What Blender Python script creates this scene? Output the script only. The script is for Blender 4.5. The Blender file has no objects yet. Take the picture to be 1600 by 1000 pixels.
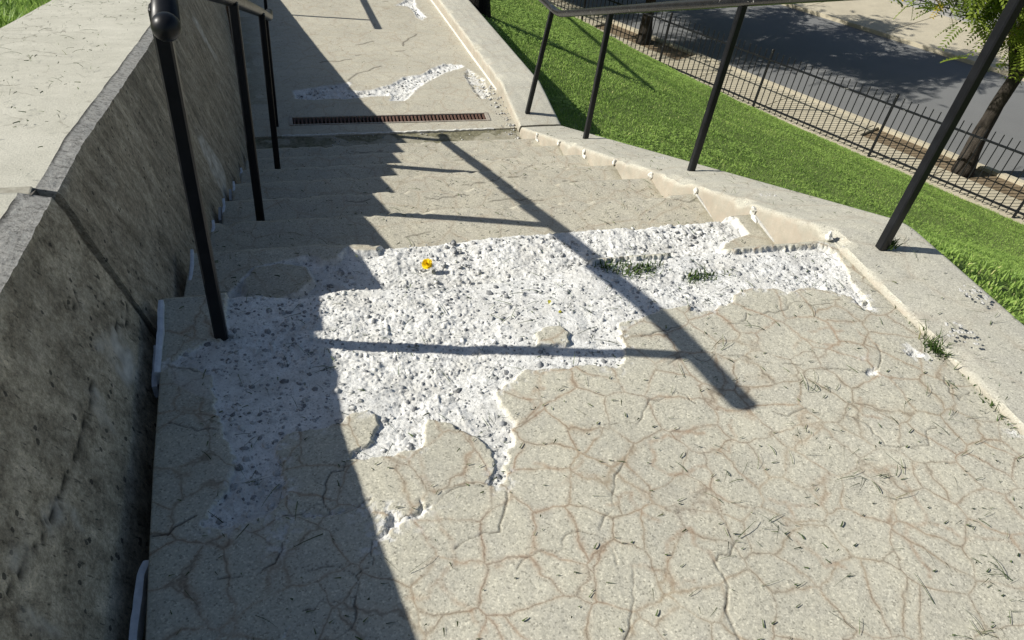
import bpy, bmesh, math, random
import numpy as np
from mathutils import Vector, Matrix
random.seed(7); rng = np.random.default_rng(11)
S = bpy.context.scene
COL = S.collection

# ------------------------------------------------------------------ camera, sky, sun, exposure
FPX = 1248.902; YAW, PITCH, ROLL = 0.363520397, 0.757234129, -0.156176932
def cam_axes():
    cy, sy, cp, sp = math.cos(YAW), math.sin(YAW), math.cos(PITCH), math.sin(PITCH)
    f = np.array([sy*cp, cy*cp, -sp]); r = np.array([cy, -sy, 0.]); d = np.cross(f, r)
    c, s = math.cos(ROLL), math.sin(ROLL)
    return np.array([c*r+s*d, -s*r+c*d, f])
CM = cam_axes()
CAMZ = 1.5                                           # eye height above the top of the stairs
cam = bpy.data.cameras.new('camera'); camo = bpy.data.objects.new('camera', cam); COL.objects.link(camo)
cam.sensor_width = 36; cam.lens = FPX/1600*36; cam.clip_start = .05; cam.clip_end = 400
mw = Matrix(((CM[0][0], -CM[1][0], -CM[2][0], 0), (CM[0][1], -CM[1][1], -CM[2][1], 0), (CM[0][2], -CM[1][2], -CM[2][2], CAMZ), (0, 0, 0, 1)))
camo.matrix_world = mw
S.camera = camo
SUN_DIR = Vector((1.425, -.324, -1.0)).normalized()
w = bpy.data.worlds.new('World'); S.world = w; w.use_nodes = True
wn = w.node_tree; wn.nodes.clear()
sky = wn.nodes.new('ShaderNodeTexSky'); sky.sky_type = 'NISHITA'; sky.sun_disc = False
sky.sun_elevation = math.radians(34.4); sky.sun_rotation = math.atan2(-SUN_DIR.x, -SUN_DIR.y)
bg = wn.nodes.new('ShaderNodeBackground'); bg.inputs['Strength'].default_value = .054
wo = wn.nodes.new('ShaderNodeOutputWorld')
wn.links.new(sky.outputs[0], bg.inputs[0]); wn.links.new(bg.outputs[0], wo.inputs[0])
sl = bpy.data.lights.new('sun', 'SUN'); sl.energy = 4.6; sl.angle = math.radians(.53); sl.color = (1, .96, .88)
so = bpy.data.objects.new('sun', sl); COL.objects.link(so)
so.rotation_euler = SUN_DIR.to_track_quat('-Z', 'Y').to_euler(); so.location = (-8, 3, 8)
S.view_settings.view_transform = 'Standard'; S.view_settings.look = 'None'
S.view_settings.exposure = .51; S.view_settings.gamma = 1
S.render.engine = 'CYCLES'; S.cycles.max_bounces = 5; S.cycles.diffuse_bounces = 3; S.cycles.glossy_bounces = 2; S.cycles.transmission_bounces = 3

# ------------------------------------------------------------------ geometry of the place (metres; camera above the origin)
H = 1.5; Y0 = 1.717; T = .40601; R = .19327          # first nosing, tread, riser
def stair_z(k): return -k*R
LAND_S = .08                                         # the upper landing falls gently to the stairs
def land_z(y): return LAND_S*(Y0-y)
Z8 = stair_z(8); RAMP_Y = 5.43; RAMP_S = .157
def low_z(y): return Z8-RAMP_S*np.maximum(np.asarray(y)-RAMP_Y, 0)
def ray(p): return CM.T @ np.array([p[0]-800., p[1]-500., FPX])
def onplane(p, n, c):                                # pixel -> point of a surface it lies on
    q = ray(p); o = np.array([0, 0, CAMZ]); n = np.asarray(n, float)
    return o+q*((c-n@o)/(n@q))
def on_land(p): return onplane(p, (0, LAND_S, 1), LAND_S*Y0)
def on_z(p, z): return onplane(p, (0, 0, 1), z)
def on_ramp(p): return onplane(p, (0, RAMP_S, 1), RAMP_S*RAMP_Y+Z8)
FB = np.array([10.845, 7.576, -5.045]); FD = np.array([-.970, 2.323, -.332])      # fence post 0 and post step
FDh = FD/np.hypot(FD[0], FD[1]); FP = np.array([FDh[1], -FDh[0], 0.])
def street(a, c, dz=0.): return FB+FDh*a+FP*c+np.array([0, 0, dz])

# ------------------------------------------------------------------ helpers
def mesh_np(name, V, F, smooth=True):
    me = bpy.data.meshes.new(name); V = np.asarray(V, np.float32); F = np.asarray(F, np.int32)
    n = F.shape[1]
    me.vertices.add(len(V)); me.vertices.foreach_set('co', V.ravel())
    me.loops.add(F.size); me.loops.foreach_set('vertex_index', F.ravel())
    me.polygons.add(len(F)); me.polygons.foreach_set('loop_start', np.arange(0, F.size, n, dtype=np.int32))
    me.polygons.foreach_set('loop_total', np.full(len(F), n, np.int32))
    me.polygons.foreach_set('use_smooth', np.full(len(F), smooth))
    me.update(calc_edges=True)
    return me
def attr(me, name, a):
    at = me.attributes.new(name, 'FLOAT', 'POINT'); at.data.foreach_set('value', np.asarray(a, np.float32).ravel())
def grid_faces(n, m):
    i = np.arange(n*m).reshape(n, m)
    return np.stack([i[:-1, :-1], i[1:, :-1], i[1:, 1:], i[:-1, 1:]], -1).reshape(-1, 4)
def link(name, me, mat, parent=None, loc=None):
    o = bpy.data.objects.new(name, me); COL.objects.link(o)
    if mat is not None and len(me.materials) == 0: me.materials.append(mat)
    if parent is not None:
        o.parent = parent
        if loc is None: o.matrix_parent_inverse = Matrix.Translation(-WL[parent.name])
    if loc is not None: o.location = loc
    WL[o.name] = Vector(loc) if loc is not None else Vector((0, 0, 0))
    return o
WL = {}
def thing(name, loc, label, cat, group=None):
    o = bpy.data.objects.new(name, None); COL.objects.link(o); o.location = loc; o.empty_display_size = .1
    WL[o.name] = Vector(loc); return tag(o, label, cat, group)
def tag(o, label=None, cat=None, group=None, kind=None):
    for k, v in (('label', label), ('category', cat), ('group', group), ('kind', kind)):
        if v: o[k] = v
    return o
def bm_mesh(name, bm, smooth=False):
    me = bpy.data.meshes.new(name); bm.to_mesh(me); bm.free()
    if smooth: me.polygons.foreach_set('use_smooth', [True]*len(me.polygons))
    return me
def box_bm(lo, hi, bev=0.):
    bm = bmesh.new(); r = bmesh.ops.create_cube(bm, size=1)
    for v in bm.verts:
        v.co = Vector([lo[i]+(v.co[i]+.5)*(hi[i]-lo[i]) for i in range(3)])
    if bev: bmesh.ops.bevel(bm, geom=bm.edges[:], offset=bev, segments=2, affect='EDGES', profile=.6)
    return bm
def prism(base4, top4):
    bm = bmesh.new(); vs = [bm.verts.new(p) for p in list(base4)+list(top4)]
    n = len(base4)
    bm.faces.new(vs[:n][::-1]); bm.faces.new(vs[n:])
    for i in range(n): bm.faces.new((vs[i], vs[(i+1) % n], vs[n+(i+1) % n], vs[n+i]))
    bmesh.ops.recalc_face_normals(bm, faces=bm.faces[:]); return bm
def post_bm(b, t, s, bev=.004):                      # square steel post from b to t
    bm = bmesh.new(); bmesh.ops.create_cube(bm, size=1)
    L = (Vector(t)-Vector(b)).length
    for v in bm.verts: v.co = Vector((v.co.x*s, v.co.y*s, (v.co.z+.5)*L))
    bmesh.ops.bevel(bm, geom=bm.edges[:], offset=bev, segments=1, affect='EDGES')
    q = (Vector(t)-Vector(b)).to_track_quat('Z', 'Y')
    if abs((Vector(t)-Vector(b)).normalized().z) > .999: q = Matrix.Identity(3).to_quaternion()
    for v in bm.verts: v.co = q @ v.co+Vector(b)
    return bm
def tube(pts, rad, seg=14, caps=True, bm=None, wob=0., seed=0):
    bm = bm or bmesh.new(); pts = [Vector(p) for p in pts]; rings = []
    rads = rad if hasattr(rad, '__len__') else [rad]*len(pts)
    up = Vector((0, 0, 1)); prev = None; rr = random.Random(seed)
    for i, p in enumerate(pts):
        t = (pts[min(i+1, len(pts)-1)]-pts[max(i-1, 0)]).normalized()
        if prev is None:
            n = t.cross(up); n = n.normalized() if n.length > 1e-3 else Vector((1, 0, 0))
        else: n = (prev-t*prev.dot(t)).normalized()
        prev = n; b = t.cross(n)
        rings.append([bm.verts.new(p+(n*math.cos(2*math.pi*j/seg)+b*math.sin(2*math.pi*j/seg))*rads[i]*(1+wob*(rr.random()-.5))) for j in range(seg)])
    for a, c in zip(rings[:-1], rings[1:]):
        for j in range(seg): bm.faces.new((a[j], a[(j+1) % seg], c[(j+1) % seg], c[j]))
    if caps: bm.faces.new(rings[0][::-1]); bm.faces.new(rings[-1])
    return bm
def bend(pts, rad=.05, n=5):                         # round the corners of a pipe run
    P = [Vector(p) for p in pts]; out = [P[0]]
    for i in range(1, len(P)-1):
        a = P[i]+(P[i-1]-P[i]).normalized()*min(rad, (P[i-1]-P[i]).length*.45); c = P[i]+(P[i+1]-P[i]).normalized()*min(rad, (P[i+1]-P[i]).length*.45)
        for k in range(n+1):
            t = k/n; out.append(a*(1-t)**2+P[i]*2*t*(1-t)+c*t*t)
    out.append(P[-1]); return out

# noise
def _h(ix, iy, s):
    n = (ix.astype(np.int64)*374761393+iy.astype(np.int64)*668265263+s*974711) & 0xffffffff
    n = ((n ^ (n >> 13))*1274126177) & 0xffffffff; n = n ^ (n >> 16)
    return (n & 0xffff)/65535.
def vnoise(x, y, s=0):
    ix, iy = np.floor(x), np.floor(y); fx, fy = x-ix, y-iy
    fx = fx*fx*(3-2*fx); fy = fy*fy*(3-2*fy)
    a, b, c, d = _h(ix, iy, s), _h(ix+1, iy, s), _h(ix, iy+1, s), _h(ix+1, iy+1, s)
    return (a*(1-fx)+b*fx)*(1-fy)+(c*(1-fx)+d*fx)*fy
def fbm(x, y, f=1., o=4, s=0):
    v = 0; a = .5; t = 0
    for i in range(o):
        v = v+a*vnoise(x*f+i*17.3, y*f-i*9.1, s+i); t += a; a *= .5; f *= 2.03
    return v/t
def sstep(a, b, x): t = np.clip((x-a)/(b-a), 0, 1); return t*t*(3-2*t)
def seg_dist(X, Y, poly, closed=False, maxd=.2):
    d = np.full(X.shape, maxd); P = np.asarray(poly, float)
    if closed: P = np.vstack([P, P[:1]])
    for (ax, ay), (bx, by) in zip(P[:-1], P[1:]):
        m = (X > min(ax, bx)-maxd) & (X < max(ax, bx)+maxd) & (Y > min(ay, by)-maxd) & (Y < max(ay, by)+maxd)
        if not m.any(): continue
        x, y = X[m], Y[m]; L = (bx-ax)**2+(by-ay)**2+1e-12
        t = np.clip(((x-ax)*(bx-ax)+(y-ay)*(by-ay))/L, 0, 1)
        d[m] = np.minimum(d[m], np.hypot(x-ax-t*(bx-ax), y-ay-t*(by-ay)))
    return d
def inside(X, Y, poly):
    P = np.asarray(poly, float); r = np.zeros(X.shape, bool)
    for (ax, ay), (bx, by) in zip(P, np.roll(P, -1, 0)):
        if ay == by: continue
        c = ((ay > Y) != (by > Y)) & (X < (bx-ax)*(Y-ay)/(by-ay)+ax); r ^= c
    return r
def sdist(X, Y, poly, maxd=.2):
    d = seg_dist(X, Y, poly, True, maxd); return np.where(inside(X, Y, poly), d, -d)
def jag(poly, step=.012, amp=.004, seed=0):          # a traced line made ragged
    r = np.random.default_rng(seed); out = []
    P = np.asarray(poly, float)
    for a, b in zip(P[:-1], P[1:]):
        L = np.hypot(*(b-a)); n = max(1, int(L/step)); nv = np.array([-(b-a)[1], (b-a)[0]])/(L+1e-9)
        for i in range(n):
            t = i/n; out.append(a+(b-a)*t+(nv*r.normal(0, amp) if i else 0))
    out.append(P[-1]); return np.array(out)

# ------------------------------------------------------------------ materials
class NT:
    def __init__(s, name):
        s.m = bpy.data.materials.new(name); s.m.use_nodes = True; s.t = s.m.node_tree; s.t.nodes.clear()
        s.out = s.n('ShaderNodeOutputMaterial'); s.b = s.n('ShaderNodeBsdfPrincipled'); s.l(s.b.outputs[0], s.out.inputs[0])
        s.co = s.n('ShaderNodeTexCoord').outputs['Object']
    def n(s, t, **k):
        x = s.t.nodes.new(t)
        for a, v in k.items(): setattr(x, a, v)
        return x
    def l(s, a, b): s.t.links.new(a, b)
    def set(s, sock, v):
        if hasattr(v, 'is_linked') or hasattr(v, 'links'): s.l(v, sock)
        else: sock.default_value = v
    def noise(s, scale, detail=4, rough=.6, vec=None, dist=0.):
        x = s.n('ShaderNodeTexNoise'); s.l(vec if vec is not None else s.co, x.inputs['Vector'])
        x.inputs['Scale'].default_value = scale; x.inputs['Detail'].default_value = detail
        x.inputs['Roughness'].default_value = rough; x.inputs['Distortion'].default_value = dist
        return x.outputs['Fac']
    def voro(s, scale, feat='F1', vec=None, rand=1.):
        x = s.n('ShaderNodeTexVoronoi', feature=feat); s.l(vec if vec is not None else s.co, x.inputs['Vector'])
        x.inputs['Scale'].default_value = scale; x.inputs['Randomness'].default_value = rand
        return x
    def ramp(s, v, stops, interp='LINEAR'):
        x = s.n('ShaderNodeValToRGB'); e = x.color_ramp.elements; x.color_ramp.interpolation = interp
        while len(e) < len(stops): e.new(.5)
        for i, (p, c) in enumerate(stops):
            e[i].position = p; e[i].color = tuple(c)+(1,) if hasattr(c, '__len__') else (c, c, c, 1)
        s.l(v, x.inputs[0]); return x.outputs[0]
    def mix(s, f, a, b, mode='MIX'):
        x = s.n('ShaderNodeMix', data_type='RGBA', blend_type=mode)
        s.set(x.inputs[0], f)
        for sock, v in ((x.inputs[6], a), (x.inputs[7], b)):
            if hasattr(v, '__len__') and not hasattr(v, 'links'): v = tuple(v)+(1,) if len(v) == 3 else v
            s.set(sock, v)
        return x.outputs[2]
    def math(s, op, a, b=0., c=None, clamp=False):
        x = s.n('ShaderNodeMath', operation=op, use_clamp=clamp); s.set(x.inputs[0], a); s.set(x.inputs[1], b)
        if c is not None: s.set(x.inputs[2], c)
        return x.outputs[0]
    def attr(s, name):
        x = s.n('ShaderNodeAttribute', attribute_name=name); return x.outputs['Fac']
    def warp(s, scale, amt, vec=None):
        x = s.n('ShaderNodeTexNoise'); s.l(vec if vec is not None else s.co, x.inputs['Vector']); x.inputs['Scale'].default_value = scale; x.inputs['Detail'].default_value = 3
        v = s.n('ShaderNodeVectorMath', operation='MULTIPLY_ADD'); s.l(x.outputs['Color'], v.inputs[0]); v.inputs[1].default_value = (amt,)*3
        s.l(vec if vec is not None else s.co, v.inputs[2]); return v.outputs[0]
    def scalev(s, v3, vec=None):
        v = s.n('ShaderNodeVectorMath', operation='MULTIPLY'); s.l(vec if vec is not None else s.co, v.inputs[0]); v.inputs[1].default_value = v3; return v.outputs[0]
    def done(s, col, rough=.9, bump=None, strength=.4, dist=.004, spec=.25):
        s.set(s.b.inputs['Base Color'], col if not (hasattr(col, '__len__') and not hasattr(col, 'links')) else tuple(col)+(1,))
        s.set(s.b.inputs['Roughness'], rough); s.b.inputs['Specular IOR Level'].default_value = spec
        if bump is not None:
            b = s.n('ShaderNodeBump'); b.inputs['Strength'].default_value = strength; b.inputs['Distance'].default_value = dist
            s.l(bump, b.inputs['Height']); s.l(b.outputs[0], s.b.inputs['Normal'])
        return s.m

def concrete(name, base=(.478, .460, .380), mapcrack=1., patch=True, cells=9.2, stain=.62, grain=1.):
    k = NT(name)
    big = k.noise(1.7, 5, .6); mid = k.noise(11, 5, .65); fine = k.noise(260, 3, .7); sand = k.voro(270).outputs['Color']
    sp = k.n('ShaderNodeSeparateColor'); k.l(sand, sp.inputs[0])
    dark = tuple(c*.80 for c in base); lite = tuple(min(1, c*1.10) for c in base)
    col = k.ramp(big, [(.3, dark), (.7, lite)])
    col = k.mix(.5, col, k.ramp(mid, [(.3, (base[0]*.86, base[1]*.86, base[2]*.88)), (.7, (base[0]*1.1, base[1]*1.09, base[2]*1.03))]))
    gr = k.ramp(sp.outputs[0], [(0, .36), (.10, .74), (.5, 1.0), (.85, 1.08), (1, 1.5)])
    col = k.mix(.62*grain, col, gr, 'MULTIPLY')
    col = k.mix(.6*grain, col, k.ramp(fine, [(.25, .72), (.55, 1.03), (.8, 1.15)]), 'MULTIPLY')
    pit = k.voro(55, rand=1.).outputs['Distance']
    pitm = k.math('MULTIPLY', k.math('LESS_THAN', pit, .11), k.math('GREATER_THAN', k.noise(30, 2), .56))
    col = k.mix(k.math('MULTIPLY', pitm, .55), col, (.08, .075, .065))
    hgt = k.math('ADD', k.math('MULTIPLY', fine, .5), k.math('MULTIPLY', mid, .8))
    if mapcrack:
        wv = k.warp(5, .075); wv = k.warp(26, .021, wv)
        e = k.voro(cells, 'DISTANCE_TO_EDGE', wv).outputs['Distance']
        e2 = k.voro(cells*1.9, 'DISTANCE_TO_EDGE', wv).outputs['Distance']
        gate = k.ramp(k.noise(3.1, 3, .6), [(.28, .45), (.5, 1)]); gate2 = k.ramp(k.noise(5.3, 3, .6, vec=k.warp(1, 3.)), [(.46, 0), (.62, 1)])
        halo = k.math('MULTIPLY', k.ramp(e, [(0, 1), (.018, .72), (.042, .25), (.105, 0)]), k.ramp(k.noise(10, 4, .7), [(.32, .22), (.58, 1)]))
        halo = k.math('MULTIPLY', halo, gate)
        col = k.mix(k.math('MULTIPLY', halo, stain), col, k.ramp(k.noise(4, 2), [(.35, (.30, .225, .14)), (.65, (.32, .195, .115))]))
        hl = k.math('MULTIPLY', k.ramp(e, [(0, 1), (.010, .6), (.020, 0)]), k.ramp(k.noise(7, 3), [(.36, .12), (.58, 1)]))
        hl2 = k.math('MULTIPLY', k.ramp(e2, [(0, 1), (.02, .4), (.035, 0)]), gate2)
        hl = k.math('MAXIMUM', k.math('MULTIPLY', hl, .7), k.math('MULTIPLY', hl2, .22))
        col = k.mix(k.math('MULTIPLY', hl, .62*mapcrack), col, (.085, .07, .055))
    if patch:
        st = k.attr('stain'); col = k.mix(k.math('MULTIPLY', st, k.ramp(k.noise(40, 4, .7), [(.35, .1), (.65, .75)])), col, (.30, .205, .135))
        di = k.attr('dirt'); col = k.mix(k.math('MULTIPLY', di, k.ramp(k.noise(14, 4), [(.3, .4), (.6, 1)])), col, k.ramp(k.noise(60, 3), [(.3, (.10, .095, .06)), (.7, (.23, .215, .14))]))
        pa = k.attr('patch')
        wn_ = k.noise(45, 6, .75); wf = k.noise(210, 4, .7); wvv = k.voro(95)
        wc = k.ramp(wn_, [(.30, (.46, .46, .44)), (.43, (.66, .657, .625)), (.58, (.78, .777, .745))])
        wc = k.mix(.8, wc, k.ramp(wf, [(.35, .42), (.46, .95), (.8, 1.05)]), 'MULTIPLY')  # fine dark mottle paints the grit's tiny shadows into the white
        s2 = k.n('ShaderNodeSeparateColor'); k.l(wvv.outputs['Color'], s2.inputs[0])
        stone = k.math('MULTIPLY', k.math('GREATER_THAN', s2.outputs[1], .87), k.math('LESS_THAN', wvv.outputs['Distance'], .42))
        wc = k.mix(k.math('MULTIPLY', stone, .8), wc, k.ramp(s2.outputs[0], [(0, (.16, .165, .165)), (.6, (.33, .335, .33)), (1, (.5, .49, .46))]))
        wc = k.mix(k.ramp(k.noise(7, 4, .7), [(.46, 0), (.66, .62)]), wc, (.47, .46, .42))
        col = k.mix(pa, col, wc)
        cr = k.attr('crack'); col = k.mix(k.math('MULTIPLY', cr, .85), col, (.05, .042, .033))
        hgt = k.math('ADD', hgt, k.math('MULTIPLY', k.math('MULTIPLY', pa, k.noise(120, 5, .75)), 2.2))
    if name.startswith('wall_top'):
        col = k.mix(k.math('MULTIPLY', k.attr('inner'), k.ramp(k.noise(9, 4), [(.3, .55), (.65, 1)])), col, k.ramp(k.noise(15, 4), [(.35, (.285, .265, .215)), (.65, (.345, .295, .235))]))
    return k.done(col, .93, hgt, .5, .0035, .2)
M_land = concrete('worn_concrete')
M_step = concrete('step_concrete', base=(.455, .43, .35), cells=7, stain=.3, mapcrack=.4)
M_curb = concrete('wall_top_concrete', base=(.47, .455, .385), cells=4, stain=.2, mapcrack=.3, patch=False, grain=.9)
M_walk = concrete('pavement_concrete', base=(.47, .425, .325), mapcrack=0, patch=False)

def wall_mat():
    k = NT('stained_wall_concrete')
    cx = k.n('ShaderNodeCombineXYZ'); k.l(k.attr('su'), cx.inputs[0]); k.l(k.attr('sv'), cx.inputs[1])
    v = cx.outputs[0]
    st = k.noise(1, 7, .72, vec=k.scalev((24, 9, 1), v), dist=.8); st2 = k.noise(1, 5, .7, vec=k.scalev((8, 3, 1), v)); st3 = k.noise(1, 3, .6, vec=k.scalev((60, 1.6, 1), v))
    mot = k.noise(14, 8, .78); gr = k.noise(210, 4, .8); face = k.attr('face'); low = k.attr('low')
    a = k.ramp(st, [(.34, (.085, .075, .06)), (.45, (.235, .212, .172)), (.56, (.37, .338, .278)), (.72, (.50, .47, .405))])
    b = k.ramp(mot, [(.36, (.18, .158, .122)), (.5, (.375, .338, .265)), (.64, (.50, .455, .37))])
    f = k.mix(k.math('MULTIPLY', low, .6), b, a)
    f = k.mix(.75, f, k.ramp(st2, [(.34, .58), (.62, 1.25)]), 'MULTIPLY')
    f = k.mix(k.math('MULTIPLY', low, k.ramp(st3, [(.66, 0), (.74, .55)])), f, (.48, .475, .45))
    f = k.mix(.7, f, k.ramp(gr, [(.3, .5), (.6, 1.2)]), 'MULTIPLY')
    pk_ = k.noise(1, 3, .6, vec=k.scalev((95, 30, 1), v)); f = k.mix(k.math('MULTIPLY', k.ramp(pk_, [(.30, 1), (.40, 0)]), .75), f, (.035, .033, .030))
    f = k.mix(.55, f, k.ramp(k.noise(70, 5, .8), [(.36, .42), (.6, 1.35)]), 'MULTIPLY')
    pv = k.voro(38); ps = k.n('ShaderNodeSeparateColor'); k.l(pv.outputs['Color'], ps.inputs[0])
    hole = k.math('MULTIPLY', k.math('LESS_THAN', k.math('ADD', pv.outputs['Distance'], k.math('MULTIPLY', k.noise(70, 2), .3)), .36), k.math('GREATER_THAN', ps.outputs[0], .70))
    f = k.mix(k.math('MULTIPLY', hole, .8), f, (.045, .042, .038))
    f = k.mix(k.attr('lime'), f, k.ramp(k.noise(30, 4), [(.3, (.36, .355, .33)), (.7, (.66, .65, .61))]))
    tcol = k.ramp(k.noise(5, 5, .65), [(.3, (.44, .43, .36)), (.7, (.56, .545, .465))])
    tcol = k.mix(.5, tcol, k.ramp(k.noise(230, 3), [(.3, .7), (.6, 1.08)]), 'MULTIPLY')
    e = k.voro(6, 'DISTANCE_TO_EDGE', k.warp(20, .05, k.warp(5, .2))).outputs['Distance']
    hl = k.math('MULTIPLY', k.ramp(e, [(0, 1), (.012, .5), (.022, 0)]), k.ramp(k.noise(4, 3), [(.47, 0), (.6, 1)]))
    tcol = k.mix(k.math('MULTIPLY', hl, .7), tcol, (.13, .115, .085))
    rgh = k.attr('rough'); tcol = k.mix(rgh, tcol, k.ramp(k.noise(70, 5, .8), [(.36, (.12, .117, .108)), (.46, (.32, .312, .285)), (.66, (.50, .49, .45))]))
    f = k.mix(1., f, (1.12, 1.08, 1.02), 'MULTIPLY'); col = k.mix(face, tcol, f)
    cr = k.attr('crack'); col = k.mix(k.math('MULTIPLY', cr, .92), col, (.022, .02, .018))
    h = k.math('ADD', k.math('MULTIPLY', gr, .6), k.math('SUBTRACT', k.math('MULTIPLY', mot, .9), k.math('MULTIPLY', k.math('MULTIPLY', hole, face), 1.5)))
    return k.done(col, .94, h, .6, .006, .15)
M_wall = wall_mat()

def paint_mat(name, chip=.5, rough=.30, spec=.28):
    k = NT(name)
    n = k.noise(38, 6, .7); n2 = k.noise(7, 4, .6); chipm = k.math('GREATER_THAN', k.math('ADD', k.math('MULTIPLY', n, .7), k.math('MULTIPLY', n2, .5)), .82-.19*chip)
    col = k.mix(.5, (.007, .008, .010), k.ramp(k.noise(20, 4), [(.35, (.004, .0045, .0055)), (.7, (.013, .0145, .018))]))
    col = k.mix(k.math('MULTIPLY', chipm, .85), col, k.ramp(k.noise(55, 3), [(.35, (.30, .29, .26)), (.65, (.42, .42, .40))]))
    rg = k.math('ADD', rough, k.math('MULTIPLY', k.noise(25, 3), .15))
    return k.done(col, rg, k.noise(60, 4), .08, .002, spec)
M_paint = paint_mat('black_rail_paint', .02); M_paintw = paint_mat('worn_highlit_rail_paint', .42, .20, .7)  # worn rail's pale chips: part wear, part sun highlight painted into the colour
M_iron = paint_mat('fence_iron', .45, .45)
def plain(name, c1, c2, scale=40, rough=.85, bump=.3, dist=.003, spec=.25):
    k = NT(name); n = k.noise(scale, 5, .7)
    return k.done(k.ramp(n, [(.3, c1), (.7, c2)]), rough, n, bump, dist, spec)
M_seal = plain('old_white_sealant', (.50, .54, .59), (.72, .76, .80), 50, .6)
M_plug = plain('crumbling_white_sealant', (.45, .44, .40), (.76, .75, .69), 70, .9)
M_spall = plain('spalled_concrete', (.30, .30, .29), (.56, .55, .51), 90, .95)
M_sealdark = plain('black_joint_filler', (.05, .047, .042), (.12, .112, .10), 60, .8)
M_rust = plain('rusty_iron', (.05, .032, .026), (.17, .095, .07), 55, .85)
M_frame = plain('drain_frame_steel', (.22, .19, .15), (.45, .41, .35), 40, .8)
M_void = plain('drain_silt', (.012, .011, .009), (.035, .03, .024), 30, .95)
M_bark = None
def bark_mat(name, c1, c2, c3):
    k = NT(name); v = k.scalev((1, 1, .22)); n = k.noise(28, 6, .7, vec=v); n2 = k.noise(5, 4)
    col = k.mix(.55, k.ramp(n, [(.3, c1), (.55, c2), (.75, c3)]), k.ramp(n2, [(.35, c1), (.7, c2)]))
    return k.done(col, .95, n, .9, .03, .1)
M_bark = bark_mat('grey_bark', (.018, .015, .013), (.065, .056, .047), (.15, .13, .11))
M_stump = bark_mat('dark_bark', (.006, .005, .005), (.02, .018, .016), (.045, .04, .036))
def leafy(name, lo, hi, tip=None, rough=.55, trans=.35):
    k = NT(name); t = k.attr('tone')
    col = k.ramp(t, [(0, lo), (.85, hi), (1, tip or hi)])
    k.done(col, rough, spec=.3)
    tr = k.n('ShaderNodeBsdfTranslucent'); k.l(col, tr.inputs[0])
    mx = k.n('ShaderNodeMixShader'); mx.inputs[0].default_value = trans
    k.l(k.b.outputs[0], mx.inputs[1]); k.l(tr.outputs[0], mx.inputs[2]); k.l(mx.outputs[0], k.out.inputs[0])
    return k.m
M_grass = leafy('mown_grass', (.125, .225, .045), (.38, .54, .13), (.64, .66, .27), .5, .42)
M_clip = leafy('grass_clippings', (.022, .036, .014), (.085, .12, .04), (.22, .2, .11), .7, .15)
M_weed = leafy('weed_leaves', (.03, .06, .014), (.10, .16, .035), (.22, .2, .09), .6, .3)
M_leaf = leafy('locust_leaves', (.08, .14, .02), (.32, .40, .06), (.65, .48, .04), .5, .5)
def turf_mat():
    k = NT('turf_soil'); a = k.noise(3, 5); b = k.noise(55, 5, .75)
    col = k.mix(.5, k.ramp(a, [(.3, (.14, .205, .05)), (.7, (.25, .33, .10))]), k.ramp(b, [(.3, (.075, .115, .035)), (.7, (.28, .37, .11))]))
    return k.done(col, .95, b, .8, .03, .1)
M_turf = turf_mat()
def asphalt_mat():
    k = NT('asphalt'); a = k.noise(.8, 5); b = k.noise(150, 3); 
    col = k.mix(.6, k.ramp(a, [(.3, (.135, .142, .145)), (.7, (.185, .192, .19))]), k.ramp(b, [(.3, .10), (.7, .22)]))
    return k.done(col, .9, b, .4, .004, .2)
M_road = asphalt_mat()
M_soil = plain('tree_pit_soil', (.12, .09, .055), (.24, .185, .12), 9, .95, .8, .02)
M_pebble = None
def pebble_mat():
    k = NT('exposed_aggregate'); t = k.attr('tone')
    col = k.ramp(t, [(0, (.15, .155, .16)), (.4, (.29, .295, .295)), (.7, (.43, .43, .415)), (1, (.64, .63, .59))])
    n = k.noise(120, 4, .7); col = k.mix(.6, col, k.ramp(n, [(.35, .7), (.65, 1.25)]), 'MULTIPLY')
    col = k.mix(k.ramp(k.noise(60, 4), [(.52, 0), (.62, .85)]), col, (.70, .69, .65))
    return k.done(col, .85, n, .3, .002, .25)
M_pebble = pebble_mat()
M_yellow = plain('dandelion_yellow', (.92, .62, .01), (1., .80, .03), 300, .6, .4, .002)
M_stem = plain('green_stem', (.06, .11, .02), (.12, .19, .04), 60, .6)

# ------------------------------------------------------------------ upper landing with its spalled patch
def px_poly(ps, fn): return np.array([fn(p)[:2] for p in ps])
PATCH = px_poly([(352, 462), (347, 500), (345, 530), (324, 529), (290, 548), (258, 569), (296, 573), (328, 586), (331, 622), (337, 645), (349, 682), (362, 720), (360, 757), (332, 788), (308, 824), (345, 826), (385, 820), (432, 802), (450, 770), (438, 702), (445, 680), (490, 671), (524, 664), (548, 644), (576, 638), (588, 652), (586, 676), (576, 692), (552, 706), (545, 722), (575, 720), (600, 715), (640, 706), (663, 696), (661, 672), (668, 652), (690, 657), (716, 671), (744, 685), (764, 700), (774, 720), (769, 748), (760, 760), (774, 763), (792, 756), (794, 712), (804, 692), (809, 660), (792, 640), (780, 628), (777, 612), (788, 600), (807, 590), (821, 579), (888, 574), (916, 567), (965, 577), (976, 565), (982, 548), (972, 526), (972, 503), (1010, 495), (1042, 481), (1076, 477), (1080, 486), (1115, 483), (1140, 474), (1150, 460), (1178, 448), (1213, 450), (1230, 460), (1250, 452), (1272, 450), (1300, 456), (1332, 464), (1345, 485), (1362, 483), (1353, 460), (1334, 444), (1325, 420), (1309, 397), (1298, 384), (1284, 380), (1210, 384), (1150, 390), (1128, 384), (1118, 360), (1060, 360), (1045, 393), (1000, 395), (925, 404), (900, 390), (880, 350), (700, 360), (352, 420)], on_land)
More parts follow.
